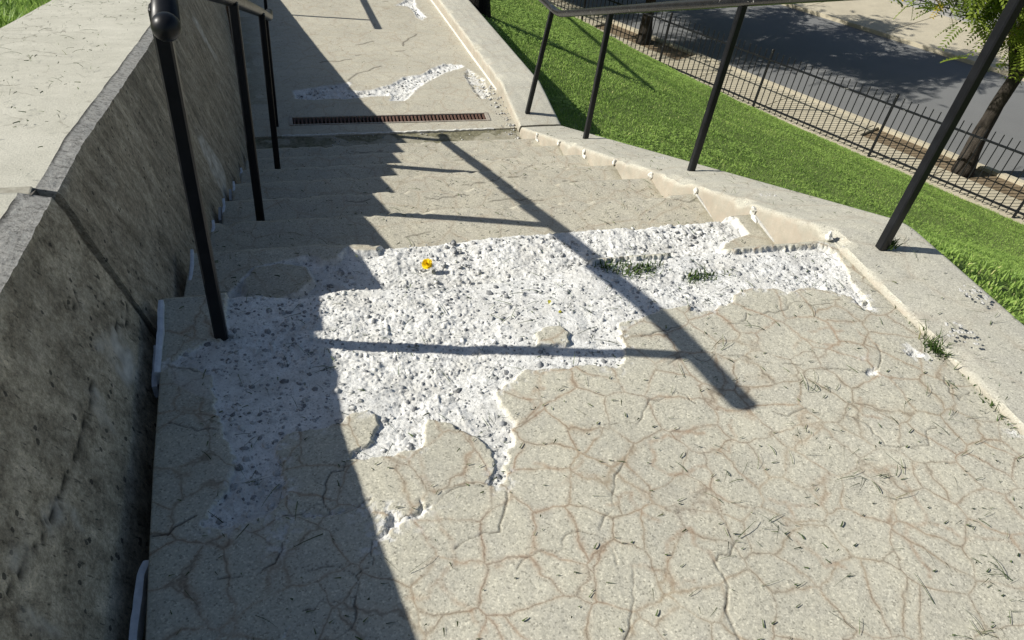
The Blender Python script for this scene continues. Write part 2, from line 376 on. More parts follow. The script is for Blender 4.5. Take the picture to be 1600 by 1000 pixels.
ISLES = [px_poly(q, on_land) for q in [
    [(838, 522), (850, 512), (872, 510), (890, 522), (888, 534), (862, 538), (840, 536)],
    [(600, 506), (640, 492), (668, 498), (664, 515), (620, 520)][:0] or [(1350, 470), (1352, 474), (1347, 474)]]]
RUBBLE = [px_poly(q, on_land) for q in [
    [(584, 846), (596, 822), (606, 798), (618, 806), (640, 804), (654, 790), (659, 775), (667, 792), (681, 785), (676, 800), (640, 816), (612, 824), (596, 842)],
    [(1347, 580), (1356, 572), (1374, 574), (1376, 586), (1360, 591)], [(1410, 552), (1424, 545), (1446, 550), (1440, 560), (1420, 558)],
    [(440, 812), (452, 826), (446, 850), (438, 840)], [(468, 800), (520, 796), (560, 788), (580, 776), (580, 784), (540, 804), (480, 812)], [(442, 985), (452, 970), (456, 980), (446, 1000), (436, 1000)],
    [(1584, 660), (1600, 668), (1600, 690), (1590, 676)]]]
PALE = px_poly([(260, 574), (296, 574), (328, 586), (331, 624), (300, 614), (275, 600)], on_land)
CRACKS = [px_poly(q, on_land) for q in [
    [(882, 674), (920, 674), (926, 664), (960, 662), (996, 662), (1004, 644), (1016, 624), (1048, 620), (1056, 612), (1072, 616), (1088, 630)],
    [(980, 704), (968, 736), (960, 752), (956, 776), (960, 794), (944, 808), (936, 828)],
    [(808, 888), (820, 872), (844, 860), (882, 856), (884, 836), (908, 830), (940, 840), (960, 864), (964, 882)],
    [(1120, 876), (1144, 856), (1156, 840)], [(1116, 876), (1132, 904), (1136, 940), (1140, 968), (1156, 1000)],
    [(976, 1000), (984, 968), (992, 936), (990, 904), (988, 884)],
    [(978, 523), (1017, 521), (1045, 514), (1066, 507)],
    [(1045, 568), (1059, 558), (1080, 551), (1090, 560), (1104, 563), (1118, 551), (1136, 554), (1153, 553), (1185, 561), (1213, 568), (1237, 567), (1258, 570), (1272, 579), (1300, 577)],
    [(1160, 502), (1167, 488), (1188, 491), (1202, 486), (1227, 484), (1237, 474), (1251, 470), (1269, 477), (1300, 474)],
    [(1227, 484), (1230, 470), (1220, 456)], [(1268, 576), (1300, 576), (1332, 578), (1352, 582), (1372, 576), (1376, 552), (1370, 540)],
    [(1376, 550), (1412, 552), (1424, 548), (1440, 556)],
    [(1208, 642), (1232, 650), (1260, 638), (1276, 648), (1300, 642), (1352, 660), (1376, 684), (1384, 696), (1424, 700), (1452, 696), (1448, 672), (1464, 668)],
    [(508, 756), (512, 748), (540, 724)], [(508, 756), (506, 786), (532, 804), (560, 792), (580, 780)], [(506, 786), (470, 804), (445, 806)],
    [(676, 792), (696, 772), (728, 758), (754, 760), (772, 746)],
    [(792, 768), (788, 800), (782, 830), (768, 832), (736, 840), (712, 856)],
    [(582, 844), (582, 884), (556, 900), (556, 932), (500, 940), (476, 952)], [(480, 892), (528, 884), (556, 900)], [(556, 932), (550, 980), (520, 1000)],
    [(238, 838), (263, 836), (288, 816), (305, 806)], [(258, 568), (296, 575), (320, 584)], [(1080, 486), (1077, 478)],
    [(440, 850), (430, 880), (400, 900), (340, 905)], [(262, 660), (300, 668), (340, 672)],
    [(1476, 590), (1484, 606), (1500, 626), (1516, 612)]]]
STAINS = [px_poly(q, on_land) for q in [
    [(1416, 826), (1448, 816), (1472, 824), (1516, 844), (1552, 842), (1600, 856)], [(1416, 826), (1424, 856), (1440, 880), (1452, 902)], [(1448, 816), (1436, 790), (1408, 744)],
    [(680, 804), (700, 836), (708, 860), (712, 880), (688, 904), (668, 932), (636, 934)], [(688, 904), (712, 940), (740, 968), (760, 985)],
    [(988, 884), (1020, 890), (1040, 900), (1084, 908)], [(1040, 900), (1044, 864), (1056, 838), (1080, 826)], [(1080, 826), (1084, 850), (1116, 876)],
    [(1016, 690), (1024, 716), (1032, 734), (1060, 740), (1100, 728)], [(1016, 690), (1040, 680), (1060, 684), (1100, 676)], [(1143, 656), (1148, 690), (1140, 706), (1120, 708)],
    [(1360, 736), (1400, 730), (1432, 726)], [(1204, 780), (1230, 784), (1276, 790), (1296, 770)], [(1230, 784), (1236, 830), (1250, 850), (1290, 884), (1320, 886)],
    [(1344, 622), (1350, 650), (1376, 654)], [(950, 790), (986, 770), (1000, 800), (1030, 814)], [(836, 724), (884, 736), (910, 720)], [(870, 760), (900, 740), (930, 744)],
    [(800, 608), (815, 618), (832, 616), (850, 606)], [(815, 618), (835, 630), (836, 648)], [(744, 720), (725, 740), (730, 756)], [(656, 712), (660, 740), (680, 770)],
    [(1264, 518), (1288, 512), (1316, 516)], [(1340, 516), (1370, 540)], [(1240, 545), (1252, 530), (1300, 540)]]]

def edge_y(x): return np.interp(x, [-.4, -.213, -.1, .015, .13, .40, .62, .80, .90, 1.8], [1.70, 1.70, 1.705, 1.682, 1.704, 1.674, 1.68, 1.702, 1.722, 1.720])
LX0, LX1 = -.318, 1.735
nx = 690; xs = np.linspace(0, 1, nx)
vs_ = np.concatenate([np.linspace(-1.6, .22, 14)[:-1], np.linspace(.22, 1.70, 470)])
VV, UU = np.meshgrid(vs_, xs, indexing='ij')
def land_left(y): return np.interp(y, [-2, .7, 1.1, 1.42, 1.72], [-.300, -.305, -.318, -.322, -.336])
X = land_left(VV)+UU*(LX1-land_left(VV))
Y = np.where(VV > .22, .22+(VV-.22)*((edge_y(X)-.22)/(1.70-.22)), VV)
jx = X+.024*(fbm(X, Y, 40, 4, 3)-.5); jy = Y+.024*(fbm(X, Y, 40, 4, 9)-.5)
sd = sdist(jx, jy, PATCH, .25)
for q in ISLES: sd = np.minimum(sd, -sdist(jx, jy, q, .2))
rb = np.full(X.shape, -.2)
for q in RUBBLE: rb = np.maximum(rb, sdist(jx, jy, q, .2))
sdm = np.maximum(sd, rb*.55)
crk = np.full(X.shape, 1.)
for i, c in enumerate(CRACKS): crk = np.minimum(crk, seg_dist(X, Y, jag(c, .014, .0035, i), maxd=.05)+.0025*(vnoise(X*23, Y*23, 40+i)-.35))
stn = np.full(X.shape, 1.)
for i, c in enumerate(STAINS): stn = np.minimum(stn, seg_dist(X, Y, jag(c, .016, .006, 50+i), maxd=.06))
patch = sstep(.0005, .0055, sdm+.012*(fbm(X, Y, 130, 3, 71)-.5))
calm = .35+.65*sstep(.40, .58, fbm(X, Y, 3.4, 3, 19)); rough_n = calm*((fbm(X, Y, 34, 4, 21)-.5)*.011+(fbm(X, Y, 190, 3, 22)-.5)*.006)
stonei = calm*np.maximum(0, vnoise(X*75, Y*75, 31)-.78)*.030
deep = sstep(0, .007, sdm)*(.004+.011*fbm(X, Y, 6, 3, 5))+sstep(.02, .16, sdm)*.010
Z = land_z(Y)-deep+patch*(rough_n+stonei)
near_edge = sstep(.12, 0, edge_y(X)-Y)
Z = Z-near_edge*patch*.009-sstep(.02, 0, edge_y(X)-Y)*.010
Z += (fbm(X, Y, 1.2, 3, 7)-.5)*.008+(fbm(X, Y, 9, 3, 8)-.5)*.003+(1-patch)*(fbm(X, Y, 120, 2, 15)-.5)*.0012
ck = sstep(.0031, .0002, crk)*(.55+.45*vnoise(X*14, Y*14, 91)); Z -= ck*.0035*(1-patch)
# plates next to the cracks sit a touch uneven
Z += (1-patch)*(vnoise(X*5, Y*5, 77)-.5)*.004
LANDX, LANDY, LANDZ, LANDP = X, Y, Z, patch
n_, m_ = X.shape
V = np.stack([X, Y, Z], -1).reshape(-1, 3); F = grid_faces(n_, m_)[:, ::-1]
def skirt(V, F, idx, drop, inset, at, n=6, rough=.008):   # broken edge face below a border row
    base = V[idx]; rows = [idx]; V2 = [V]; off = len(V); at = {k: [a] for k, a in at.items()}
    for j in range(1, n+1):
        t = j/n; p = base.copy(); p[:, 2] = base[:, 2]*(1-t)+drop*t
        nn = (vnoise(base[:, 0]*70+j*3.7, np.full(len(base), j*1.3), 5)-.5)*rough*2+(vnoise(base[:, 0]*18, np.full(len(base), j*.4), 6)-.5)*rough*2
        p[:, 0] += inset[0]*t; p[:, 1] += inset[1]*t+(nn if inset[2] else 0)*min(1, t*2)
        V2.append(p); rows.append(np.arange(off, off+len(base))); off += len(base)
        for k in at: at[k].append(at[k][0].ravel()[idx] if k != 'crack' else np.zeros(len(base)))
    F2 = [F]
    for a, b in zip(rows[:-1], rows[1:]): F2.append(np.stack([a[:-1], a[1:], b[1:], b[:-1]], -1))
    return np.vstack(V2), np.vstack(F2), {k: np.concatenate([x.ravel() for x in a]) for k, a in at.items()}
ids = np.arange(n_*m_).reshape(n_, m_)
dust = .8*sstep(-.030, -.002, sdm)*sstep(.50, .64, fbm(X, Y, 85, 3, 88))*sstep(.42, .55, fbm(X, Y, 9, 3, 89))
at = dict(patch=np.maximum(patch, dust).ravel(), crack=(ck*(1-.6*patch)).ravel(), stain=(sstep(.010, .0, stn)*(1-patch)*(.35+.65*vnoise(X*9, Y*9, 3))).ravel(),
          dirt=(sstep(.05, .0, 1.735-X)*.7*(vnoise(X*12, Y*12, 4) > .35)+.25*sstep(.03, 0, X-land_left(Y))).ravel())
pl = sstep(-.004, .004, sdist(X, Y, PALE, .1)); at['patch'] = np.maximum(at['patch'], .35*pl.ravel())
V, F, at = skirt(V, F, ids[-1], -R-.02, (0, .012, 1), at)
V, F, at = skirt(V, F, ids[:, 0], -.35, (.004, 0, 0), at)
me = mesh_np('landing', V, F[:, ::-1])
for k_, a in at.items(): attr(me, k_, a)
tag(link('landing', me, M_land), kind='structure')

# ------------------------------------------------------------------ the flight of eight steps
stairs = thing('concrete_staircase', (.7, 3.2, Z8), 'worn concrete stairs with white spalled top steps between battered wall and low wall', 'stairs')
def wall_base_x(y): return np.interp(y, [-2, 1.66, 2.1, 2.53, 2.94, 3.34, 3.75, 4.15, 4.56, 5.1, 8.3, 12], [-.376, -.374, -.332, -.290, -.275, -.252, -.232, -.220, -.212, -.205, -.39, -.55])
def step_left(y): return wall_base_x(y)+np.interp(y, [1.7, 2.5, 5], [.034, .026, .022])
TP1 = px_poly([(330, 480), (372, 440), (392, 418), (420, 411), (451, 403), (480, 396), (494, 397), (504, 405), (525, 401), (540, 384), (545, 382), (554, 390), (588, 389), (600, 370), (660, 340), (900, 320), (1100, 320), (1150, 336), (1160, 350), (1172, 364), (1140, 376), (1120, 400), (900, 450), (600, 520), (400, 560)], lambda p: on_z(p, stair_z(1)))
TI1 = px_poly([(384, 436), (400, 418), (440, 412), (478, 416), (486, 436), (462, 456), (420, 470), (390, 455)], lambda p: on_z(p, stair_z(1)))
def edge1(x): return Y0+T+np.interp(x, [-.3, .14, .20, .30, .45, .60, .8, 1.1, 1.7], [0, 0, -.012, -.030, -.024, -.010, -.006, -.006, 0])
for kstep in range(1, 8):
    yb, yf = Y0+(kstep-1)*T-.03, Y0+kstep*T
    nX, nY = (560, 125) if kstep == 1 else (300, 60) if kstep < 4 else (200, 40)
    uy, ux = np.meshgrid(np.linspace(0, 1, nY), np.linspace(0, 1, nX), indexing='ij')
    Yl = yb+uy*(yf-yb); xl = step_left(Yl); X = xl+ux*(1.735-xl)
    ye = edge1(X) if kstep == 1 else yf+.004*(fbm(X, X*0+kstep, 7, 3, kstep)-.5)
    Y = yb+uy*(ye-yb)
    zz = np.full(X.shape, stair_z(kstep))
    chip = np.maximum(0, fbm(X, X*0, 14, 3, 60+kstep)-.60)*.10
    pt = np.zeros(X.shape)
    if kstep == 1:
        jx = X+.012*(fbm(X, Y, 55, 3, 3)-.5); jy = Y+.012*(fbm(X, Y, 55, 3, 9)-.5)
        s_ = np.minimum(sdist(jx, jy, TP1, .25), -sdist(jx, jy, TI1, .2)); pt = sstep(-.002, .006, s_)
        zz = zz-sstep(0, .02, s_)*(.012+.02*fbm(X, Y, 7, 3, 5))+pt*((fbm(X, Y, 34, 4, 23)-.5)*.011+(fbm(X, Y, 190, 3, 24)-.5)*.006+np.maximum(0, vnoise(X*75, Y*75, 33)-.78)*.03)
    zz = zz-sstep(.018+chip, 0, ye-Y)*(.007+chip*.5)-sstep(.05, 0, ye-Y)*.003
    zz += (fbm(X, Y, 2, 3, 7+kstep)-.5)*.010+(fbm(X, Y, 14, 3, 8)-.5)*.004
    dirt = .55*sstep(.07, 0, Y-yb-.03)*(vnoise(X*9, Y*30, 5) > .35)+.5*sstep(.06, 0, 1.70-X)*(vnoise(X*18, Y*14, 6) > .45)
    V = np.stack([X, Y, zz], -1).reshape(-1, 3); F = grid_faces(nY, nX)[:, ::-1]; ids = np.arange(nX*nY).reshape(nY, nX)
    ckk = np.zeros(X.shape)
    rs_ = np.random.default_rng(100+kstep)
    for c in range(5 if kstep > 1 else 2):
        x0 = rs_.uniform(.2, 1.6); y0_ = rs_.uniform(yb, yf); a = rs_.uniform(-.5, .5)
        pts = [(x0+t*rs_.uniform(.05, .1)*1., y0_+t*.05*a+rs_.normal(0, .012)) for t in range(rs_.integers(2, 5))]
        ckk = np.maximum(ckk, sstep(.006, .001, seg_dist(X, Y, jag(pts, .02, .005, c), maxd=.05)))
    at = dict(patch=pt.ravel(), crack=(ckk*(1-pt)).ravel()*.8, stain=np.zeros(X.size), dirt=dirt.ravel()*(1-pt.ravel()))
    V, F, at = skirt(V, F, ids[-1], stair_z(kstep+1)-.02, (0, .014, 1), at, 5, .006 if kstep == 1 else .002)
    V, F, at = skirt(V, F, ids[:, 0], stair_z(kstep)-.3, (.003, 0, 0), at, 2)
    me = mesh_np('step', V, F[:, ::-1])
    for k_, a in at.items(): attr(me, k_, a)
    st_ob = link('step', me, M_step, stairs)
    if kstep == 1: st_ob['label'] = 'top step with white spalled tread and bare aggregate'

# ------------------------------------------------------------------ lower landing and the ramp that runs on from it
def low_grid(y0, y1, n, m, x1=1.735):
    uy, ux = np.meshgrid(np.linspace(y0, y1, n), np.linspace(0, 1, m), indexing='ij')
    xl = step_left(uy); return xl+ux*(x1-xl), uy
RP = [px_poly([(400+.2*a, .2*b) for a, b in q], on_ramp) for q in [
    [(280, 705), (400, 690), (500, 672), (620, 660), (700, 648), (735, 640), (745, 655), (720, 700), (800, 708), (900, 700), (1050, 660), (1150, 600), (1300, 580), (1350, 545), (1430, 510), (1500, 498), (1600, 505), (1640, 520), (1560, 545), (1500, 560), (1400, 610), (1280, 680), (1220, 740), (1150, 800), (1040, 790), (1050, 752), (900, 752), (800, 765), (700, 772), (590, 770), (400, 782), (300, 772)],
    [(1090, 40), (1150, 10), (1190, -40), (1240, -40), (1250, 20), (1260, 60), (1335, 130), (1300, 160), (1250, 140), (1230, 90), (1180, 50)],
    [(1650, 530), (1790, 620), (1850, 800), (1960, 950), (1990, 1010), (1900, 1000), (1880, 930), (1800, 830), (1700, 720), (1620, 590)]]]
RC = [px_poly([(400+.2*a, .2*b) for a, b in q], on_ramp) for q in [[(720, 630), (750, 605), (790, 575), (880, 555), (920, 530), (980, 515)], [(1255, 265), (1240, 280), (1190, 300), (1150, 340), (1150, 360)], [(780, 435), (820, 428)], [(500, 490), (600, 480), (740, 465)], [(1090, 400), (1160, 395)], [(780, 352), (920, 320)], [(990, 15), (1030, 8)]]]
def low_piece(name, y0, y1, n, m, raised=0., dirt_f=None, use_patch=False):
    X, Y = low_grid(y0, y1, n, m); Z = low_z(Y)+raised
    pt = np.zeros(X.shape); ckk = np.zeros(X.shape)
    if use_patch:
        jx = X+.02*(fbm(X, Y, 40, 3, 3)-.5); jy = Y+.02*(fbm(X, Y, 40, 3, 9)-.5)
        for i, q in enumerate(RP):
            s_ = sdist(jx, jy, q, .2); p_ = sstep(-.004, .01, s_)
            if i == 2: p_ = p_*.75*(fbm(X, Y, 30, 3, 2) > .45)
            pt = np.maximum(pt, p_); Z = Z-sstep(0, .03, s_)*.015
        Z = Z+pt*((fbm(X, Y, 40, 4, 23)-.5)*.018+np.maximum(0, vnoise(X*55, Y*55, 33)-.72)*.06)
        for i, c in enumerate(RC): ckk = np.maximum(ckk, sstep(.011, .002, seg_dist(X, Y, jag(c, .04, .008, i), maxd=.06)))
    Z = Z+(fbm(X, Y, 2, 3, 7)-.5)*.008
    d_ = dirt_f(X, Y) if dirt_f else np.zeros(X.shape)
    V = np.stack([X, Y, Z], -1).reshape(-1, 3)
    me = mesh_np(name, V, grid_faces(n, m)[:, ::-1][:, ::-1][:, ::-1])
    attr(me, 'patch', pt); attr(me, 'crack', ckk*(1-pt)); attr(me, 'stain', np.zeros(X.size)); attr(me, 'dirt', d_*(1-pt))
    return tag(link(name, me, M_step), kind='structure')
low_piece('lower_landing', Y0+7*T-.03, 4.985, 70, 240, 0, lambda X, Y: sstep(4.62, 4.93, Y)*(.35+.65*(fbm(X, Y, 7, 3, 4) > .42))*.95+.25)
# slab that carries the drain: two strips with the trench between them
GA = on_z((455, 196.5), Z8+.006); GB = on_z((764, 188.5), Z8+.006); GA2 = on_z((455, 183.5), Z8+.006)
GW = GA2[1]-GA[1]
gdir = np.array([GB[0]-GA[0], GB[1]-GA[1]]); GL = np.hypot(*gdir); gdir /= GL
def drain_slab():
    bm = bmesh.new(); zt, zb = Z8+.008, Z8-.15
    x0, x1, y0, y1 = -.185, 1.735, 4.99, 5.425
    gx0, gx1 = GA[0]-.004, GB[0]+.004; gy0a, gy0b = GA[1]-.004, GB[1]-.004
    a = [(x0, y0), (x1, y0), (x1, y1), (x0, y1)]; g = [(gx0, gy0a), (gx1, gy0b), (gx1, gy0b+GW+.008), (gx0, gy0a+GW+.008)]
    A = [bm.verts.new((p[0], p[1], zt)) for p in a]; G = [bm.verts.new((p[0], p[1], zt)) for p in g]
    Ab = [bm.verts.new((p[0], p[1], zb)) for p in a]; Gb = [bm.verts.new((p[0], p[1], zb)) for p in g]
    for i in range(4):
        j = (i+1) % 4
        bm.faces.new((A[i], A[j], G[j], G[i])); bm.faces.new((Ab[i], Ab[j], A[j], A[i])); bm.faces.new((G[i], G[j], Gb[j], Gb[i]))
    bmesh.ops.recalc_face_normals(bm, faces=bm.faces[:])
    me = bm_mesh('drain_slab', bm); n = len(me.vertices)
    for k_ in ('patch', 'crack', 'stain', 'dirt'): attr(me, k_, np.zeros(n))
    return me
tag(link('drain_slab', drain_slab(), M_step), kind='structure')
low_piece('ramp', 5.437, 12.5, 620, 190, 0, lambda X, Y: .5*sstep(.3, .05, X-step_left(Y))*(vnoise(X*9, Y*5, 3) > .3), True)

grate = thing('drain_grate', ((GA[0]+GB[0])/2, (GA[1]+GB[1])/2, Z8-.02), 'long narrow rusty drain grate set across the foot of the stairs', 'drain grate')
def gpt(u, v, z): return (GA[0]+gdir[0]*u-gdir[1]*v, GA[1]+gdir[1]*u+gdir[0]*v, z)
for v0, v1 in ((0, .010), (GW-.010, GW)):
    link('frame_rail', bm_mesh('frame_rail', prism([gpt(0, v0, Z8-.03), gpt(GL, v0, Z8-.03), gpt(GL, v1, Z8-.03), gpt(0, v1, Z8-.03)], [gpt(0, v0, Z8+.011), gpt(GL, v0, Z8+.011), gpt(GL, v1, Z8+.011), gpt(0, v1, Z8+.011)])), M_frame, grate)
for u0, u1 in ((-.012, .012), (GL-.012, GL+.012)):
    link('frame_end', bm_mesh('frame_end', prism([gpt(u0, -.003, Z8-.03), gpt(u1, -.003, Z8-.03), gpt(u1, GW+.003, Z8-.03), gpt(u0, GW+.003, Z8-.03)], [gpt(u0, -.003, Z8+.013), gpt(u1, -.003, Z8+.013), gpt(u1, GW+.003, Z8+.013), gpt(u0, GW+.003, Z8+.013)])), M_frame, grate)
link('trench_floor', bm_mesh('trench_floor', prism([gpt(0, 0, Z8-.14), gpt(GL, 0, Z8-.14), gpt(GL, GW, Z8-.14), gpt(0, GW, Z8-.14)], [gpt(0, 0, Z8-.10), gpt(GL, 0, Z8-.10), gpt(GL, GW, Z8-.10), gpt(0, GW, Z8-.10)])), M_void, grate)
nb = 52; bar_me = bm_mesh('bar', box_bm((-.0062, .004, -.03), (.0062, GW-.004, .004), .001))
bar_me.materials.append(M_rust)
for i in range(nb):
    u = .025+(GL-.05)*i/(nb-1); p = gpt(u, 0, Z8)
    o = bpy.data.objects.new('bar', bar_me); COL.objects.link(o); o.parent = grate
    o.location = Vector(p)-WL[grate.name]; o.rotation_euler.z = math.atan2(gdir[1], gdir[0])+random.uniform(-.02, .02)

# ------------------------------------------------------------------ battered wall on the left (two lengths and the joint between)
retwall = thing('retaining_wall', (-.7, 3., -1.5), 'thick dark-stained battered concrete wall with sunlit flat top beside the stairs', 'wall')
def wt_up(y): return np.interp(y, [-2, .772, .967, 1.223, 1.595], [-.58, -.521, -.512, -.501, -.484]), 1.5+np.interp(y, [-2, .772, .967, 1.223, 1.595], [-.40, -.942, -.984, -1.041, -1.108])
def wt_lo(y): return np.interp(y, [1.6, 2.264, 3, 4, 5, 12], [-.482, -.450, -.450, -.458, -.468, -.60]), 1.5+np.interp(y, [1.6, 1.95, 2.264, 3.11, 5.843, 7, 12], [-1.112, -1.172, -1.250, -1.502, -2.315, -2.63, -3.95])
def floor_z(y):
    y = np.asarray(y, float)
    return np.where(y < Y0, land_z(y), np.where(y < Y0+7*T, -R*(y-Y0)/T-R*.5, low_z(y)))
LIME = [[(150, 545), (165, 520), (185, 515), (205, 555), (215, 590), (200, 600), (175, 570)], [(135, 610), (148, 605), (165, 650), (175, 675), (155, 665)], [(70, 800), (90, 785), (100, 815), (80, 825)], [(100, 790), (112, 795), (128, 820), (118, 820)], [(20, 860), (40, 850), (45, 865), (30, 885), (18, 880)], [(40, 950), (60, 965), (90, 985), (70, 990), (45, 975)], [(310, 218), (318, 215), (345, 255), (357, 300), (352, 310), (330, 265)], [(362, 470), (10, 10), (10, 12)][:0] or [(300, 30), (306, 30), (340, 90), (336, 92)]]
WCR = [[(142, 590), (140, 640), (125, 690), (112, 720), (103, 745), (95, 790), (60, 850), (35, 895), (15, 930)], [(120, 455), (125, 475), (115, 482), (105, 478)], [(198, 475), (196, 510), (180, 515)]]
def wall_panel(name, y0, y1, top, n, low):
    ys = np.linspace(y0, y1, n); tx, tz = top(ys); fz = floor_z(ys); bx = wall_base_x(ys)
    prof = []
    sl = (bx-tx)/(np.minimum(fz, tz-.2)-tz)               # x per z along the batter
    zb = fz-.32; nf = 70 if low < .5 else 80
    jit = (fbm(ys, ys*0, 30, 4, 3)-.5)*.030+(fbm(ys, ys*0, 7, 3, 4)-.5)*.02
    rows = []
    for j in range(nf+1):
        t = j/nf; z = zb+(tz-jit*.22-zb)*t; x = tx+(z-tz)*sl
        rows.append((x, z, 1., t, 0., 0))
    x, z = rows[-1][0], rows[-1][1]
    cw = (.040 if low > .5 else .062)+(fbm(ys, ys*0, 11, 3, 8)-.5)*(.006 if low > .5 else .02); chh = (.0125 if low > .5 else .017)
    for c in range(0, 6):
        t = c/5; bumpy = (fbm(ys*1., np.full(n, t*3.), 45, 3, 12)-.5)*.005
        rows.append((x+(tx-cw-x)*t, z+(tz+chh-z)*t+bumpy*(1-abs(2*t-1)), .0, 1, 1., 1))
    xe, ze = rows[-1][0], rows[-1][1]
    ztop = top(ys)[1]+(.014 if low > .5 else .020)
    for j in range(0, 13):
        t = j/12; rows.append((xe+(-1.05-xe)*t, ze+(ztop-ze)*min(1, t*6)+(fbm(ys, np.full(n, t*.5), 3, 3, 2)-.5)*.006*min(1, t*6), 0., 1, 0., 2))
    rows.append((np.full(n, -1.05), ztop, 0., 1, 0, 3)); rows.append((np.full(n, -1.05), ztop-.4, 0., 1, 0, 3))
    m = len(rows); V = np.zeros((n, m, 3)); face = np.zeros((n, m)); rg = np.zeros((n, m)); sv = np.zeros((n, m))
    for j, (x, z, fc, t, r_, bl) in enumerate(rows):
        V[:, j, 0] = x; V[:, j, 1] = ys; V[:, j, 2] = z; face[:, j] = fc; rg[:, j] = r_; sv[:, j] = tz-z
    A, B = V[:, :nf, 1], V[:, :nf, 2]
    V[:, :nf, 0] += (fbm(A, B, 6, 4, 31)-.5)*.014+(fbm(A, B, 40, 3, 32)-.5)*.004
    # stains and cracks of the face, placed on the face
    def onface(p):
        q = ray(p); o = np.array([0, 0, CAMZ]); best = None
        for s in np.linspace(.5, 3.5, 1500):
            P = o+q/np.linalg.norm(q)*s*1.8; 
            if P[2] < -3: break
            i = np.clip(np.interp(P[1], ys, np.arange(n)), 0, n-1).astype(int)
            if P[0] < tx[i]+(P[2]-tz[i])*sl[i]: return (P[1], P[2])
        return None
    lime = np.zeros((n, m)); ck = np.zeros((n, m)); YY, ZZ = V[:, :, 1], V[:, :, 2]
    for q in LIME:
        pp = [onface(p) for p in q]
        if None in pp: continue
        jy = YY+.03*(fbm(YY, ZZ, 25, 3, 5)-.5); jz = ZZ+.03*(fbm(YY, ZZ, 25, 3, 6)-.5)
        lime = np.maximum(lime, sstep(-.02, .016, sdist(jy, jz, pp, .1))*(.35+.65*sstep(.4, .6, fbm(YY, ZZ, 34, 3, 8)))*face)
    for i, q in enumerate(WCR):
        pp = [onface(p) for p in q]
        if None in pp: continue
        ck = np.maximum(ck, sstep(.006, .001, seg_dist(YY, ZZ, jag(pp, .02, .006, i), maxd=.05))*face*(vnoise(YY*20, ZZ*20, 3) > .2))
    last = np.array([r_[4] > .5 and rows[j+1][5] == 2 for j, r_ in enumerate(rows[:-1])]+[False])
    ck = np.maximum(ck, last[None]*(.35+.6*(fbm(ys, ys*0, 6, 3, 5) > .40))[:, None])
    V[:, :, 0] -= ck*face*.004
    # close the two ends
    F = grid_faces(n, m); blk = np.array([r_[5] for r_ in rows]); F = F[blk[F[:, 0] % m] == blk[F[:, 2] % m]]; Vf = V.reshape(-1, 3); ends = []
    for s, e in ((0, 0), (n-1, 1)):
        r_ = np.arange(s*m, s*m+m); c = len(Vf); Vf = np.vstack([Vf, [[-.8, V[s, 0, 1], V[s, 0, 2]]]])
        for j in range(m-1): ends.append((c, r_[j], r_[j+1], r_[j+1]) if e else (c, r_[j+1], r_[j], r_[j]))
    bmf = np.array([e[:3] for e in ends])
    me = bpy.data.meshes.new(name)
    allf = [tuple(f) for f in F.tolist()]+[tuple(f) for f in bmf.tolist()]
    me.from_pydata(Vf.tolist(), [], allf); me.polygons.foreach_set('use_smooth', [True]*len(F)+[False]*len(bmf)); me.update()
    pad = lambda a, v=0.: np.concatenate([a.ravel(), [v, v]])
    attr(me, 'face', pad(face, 1)); attr(me, 'rough', pad(rg)); attr(me, 'lime', pad(lime)); attr(me, 'crack', pad(ck))
    attr(me, 'su', pad(YY-.286*sv)); attr(me, 'sv', pad(sv)); attr(me, 'low', pad(np.full((n, m), low)))
    return me
o = link('wall_panel', wall_panel('wall_panel', -1.6, 1.604, wt_up, 420, 0.), M_wall, retwall)
o['label'] = 'nearer wall length with mottled face, pocks and lime smears'
o = link('wall_panel', wall_panel('wall_panel', 1.640, 12., wt_lo, 620, 1.), M_wall, retwall)
o['label'] = 'sloping wall length with streaked board-marked face'
def joint_strip():
    ys = np.array([1.600, 1.644]); bm = bmesh.new(); rows = []
    for t in np.linspace(0, 1, 24):
        z = -.35+(.397+.35)*t; x = np.interp(z, [-.35, 0, .375], [-.30, -.385, -.515]); rows.append((x-.004, z))
    rows += [(-.55, .389), (-1.045, .389)]
    prev = None
    for x, z in rows:
        c = [bm.verts.new((x, y, z-.2*(y-1.62)+random.uniform(-.003, .003))) for y in ys]
        if prev: bm.faces.new((prev[0], prev[1], c[1], c[0]))
        prev = c
    bmesh.ops.recalc_face_normals(bm, faces=bm.faces[:])
    return bm_mesh('joint_filler', bm)
link('joint_filler', joint_strip(), M_sealdark, retwall)
jt = bmesh.new()
bm = box_bm((-1.045, 1.600, .28), (-.525, 1.644, .398), .004)
link('joint_mortar', bm_mesh('joint_mortar', bm), plain('joint_mortar', (.24, .225, .18), (.40, .385, .32), 60, .9), retwall)

# white sealant left standing along the stair edge
def strip(pts, wid, th, name, mat, parent, seed=0):
    r_ = random.Random(seed); bm = bmesh.new(); prev = None
    pts = [Vector(p) for p in pts]; pp = []
    for a, b in zip(pts[:-1], pts[1:]):
        n = max(2, int((b-a).length/.02))
        pp += [a.lerp(b, i/n) for i in range(n)]
    pp.append(pts[-1])
    for i, p in enumerate(pp):
        e = .9 if i in (0, len(pp)-1) else 1
        w_ = wid*e*(1+r_.uniform(-.07, .07)); h = th*(1+r_.uniform(-.08, .08)); x = r_.uniform(-.0008, .0008)
        c = [bm.verts.new(p+Vector((dx+x, 0, dz))) for dx, dz in ((-w_/2, -.03), (-w_/2, h), (0, h*1.05), (w_/2, h*.95), (w_/2, -.03))]
        if prev:
            for j in range(4): bm.faces.new((prev[j], prev[j+1], c[j+1], c[j]))
        else: bm.faces.new(c)
        prev = c
    bm.faces.new(prev[::-1]); bmesh.ops.recalc_face_normals(bm, faces=bm.faces[:])
    return link(name, bm_mesh(name, bm, False), mat, parent)
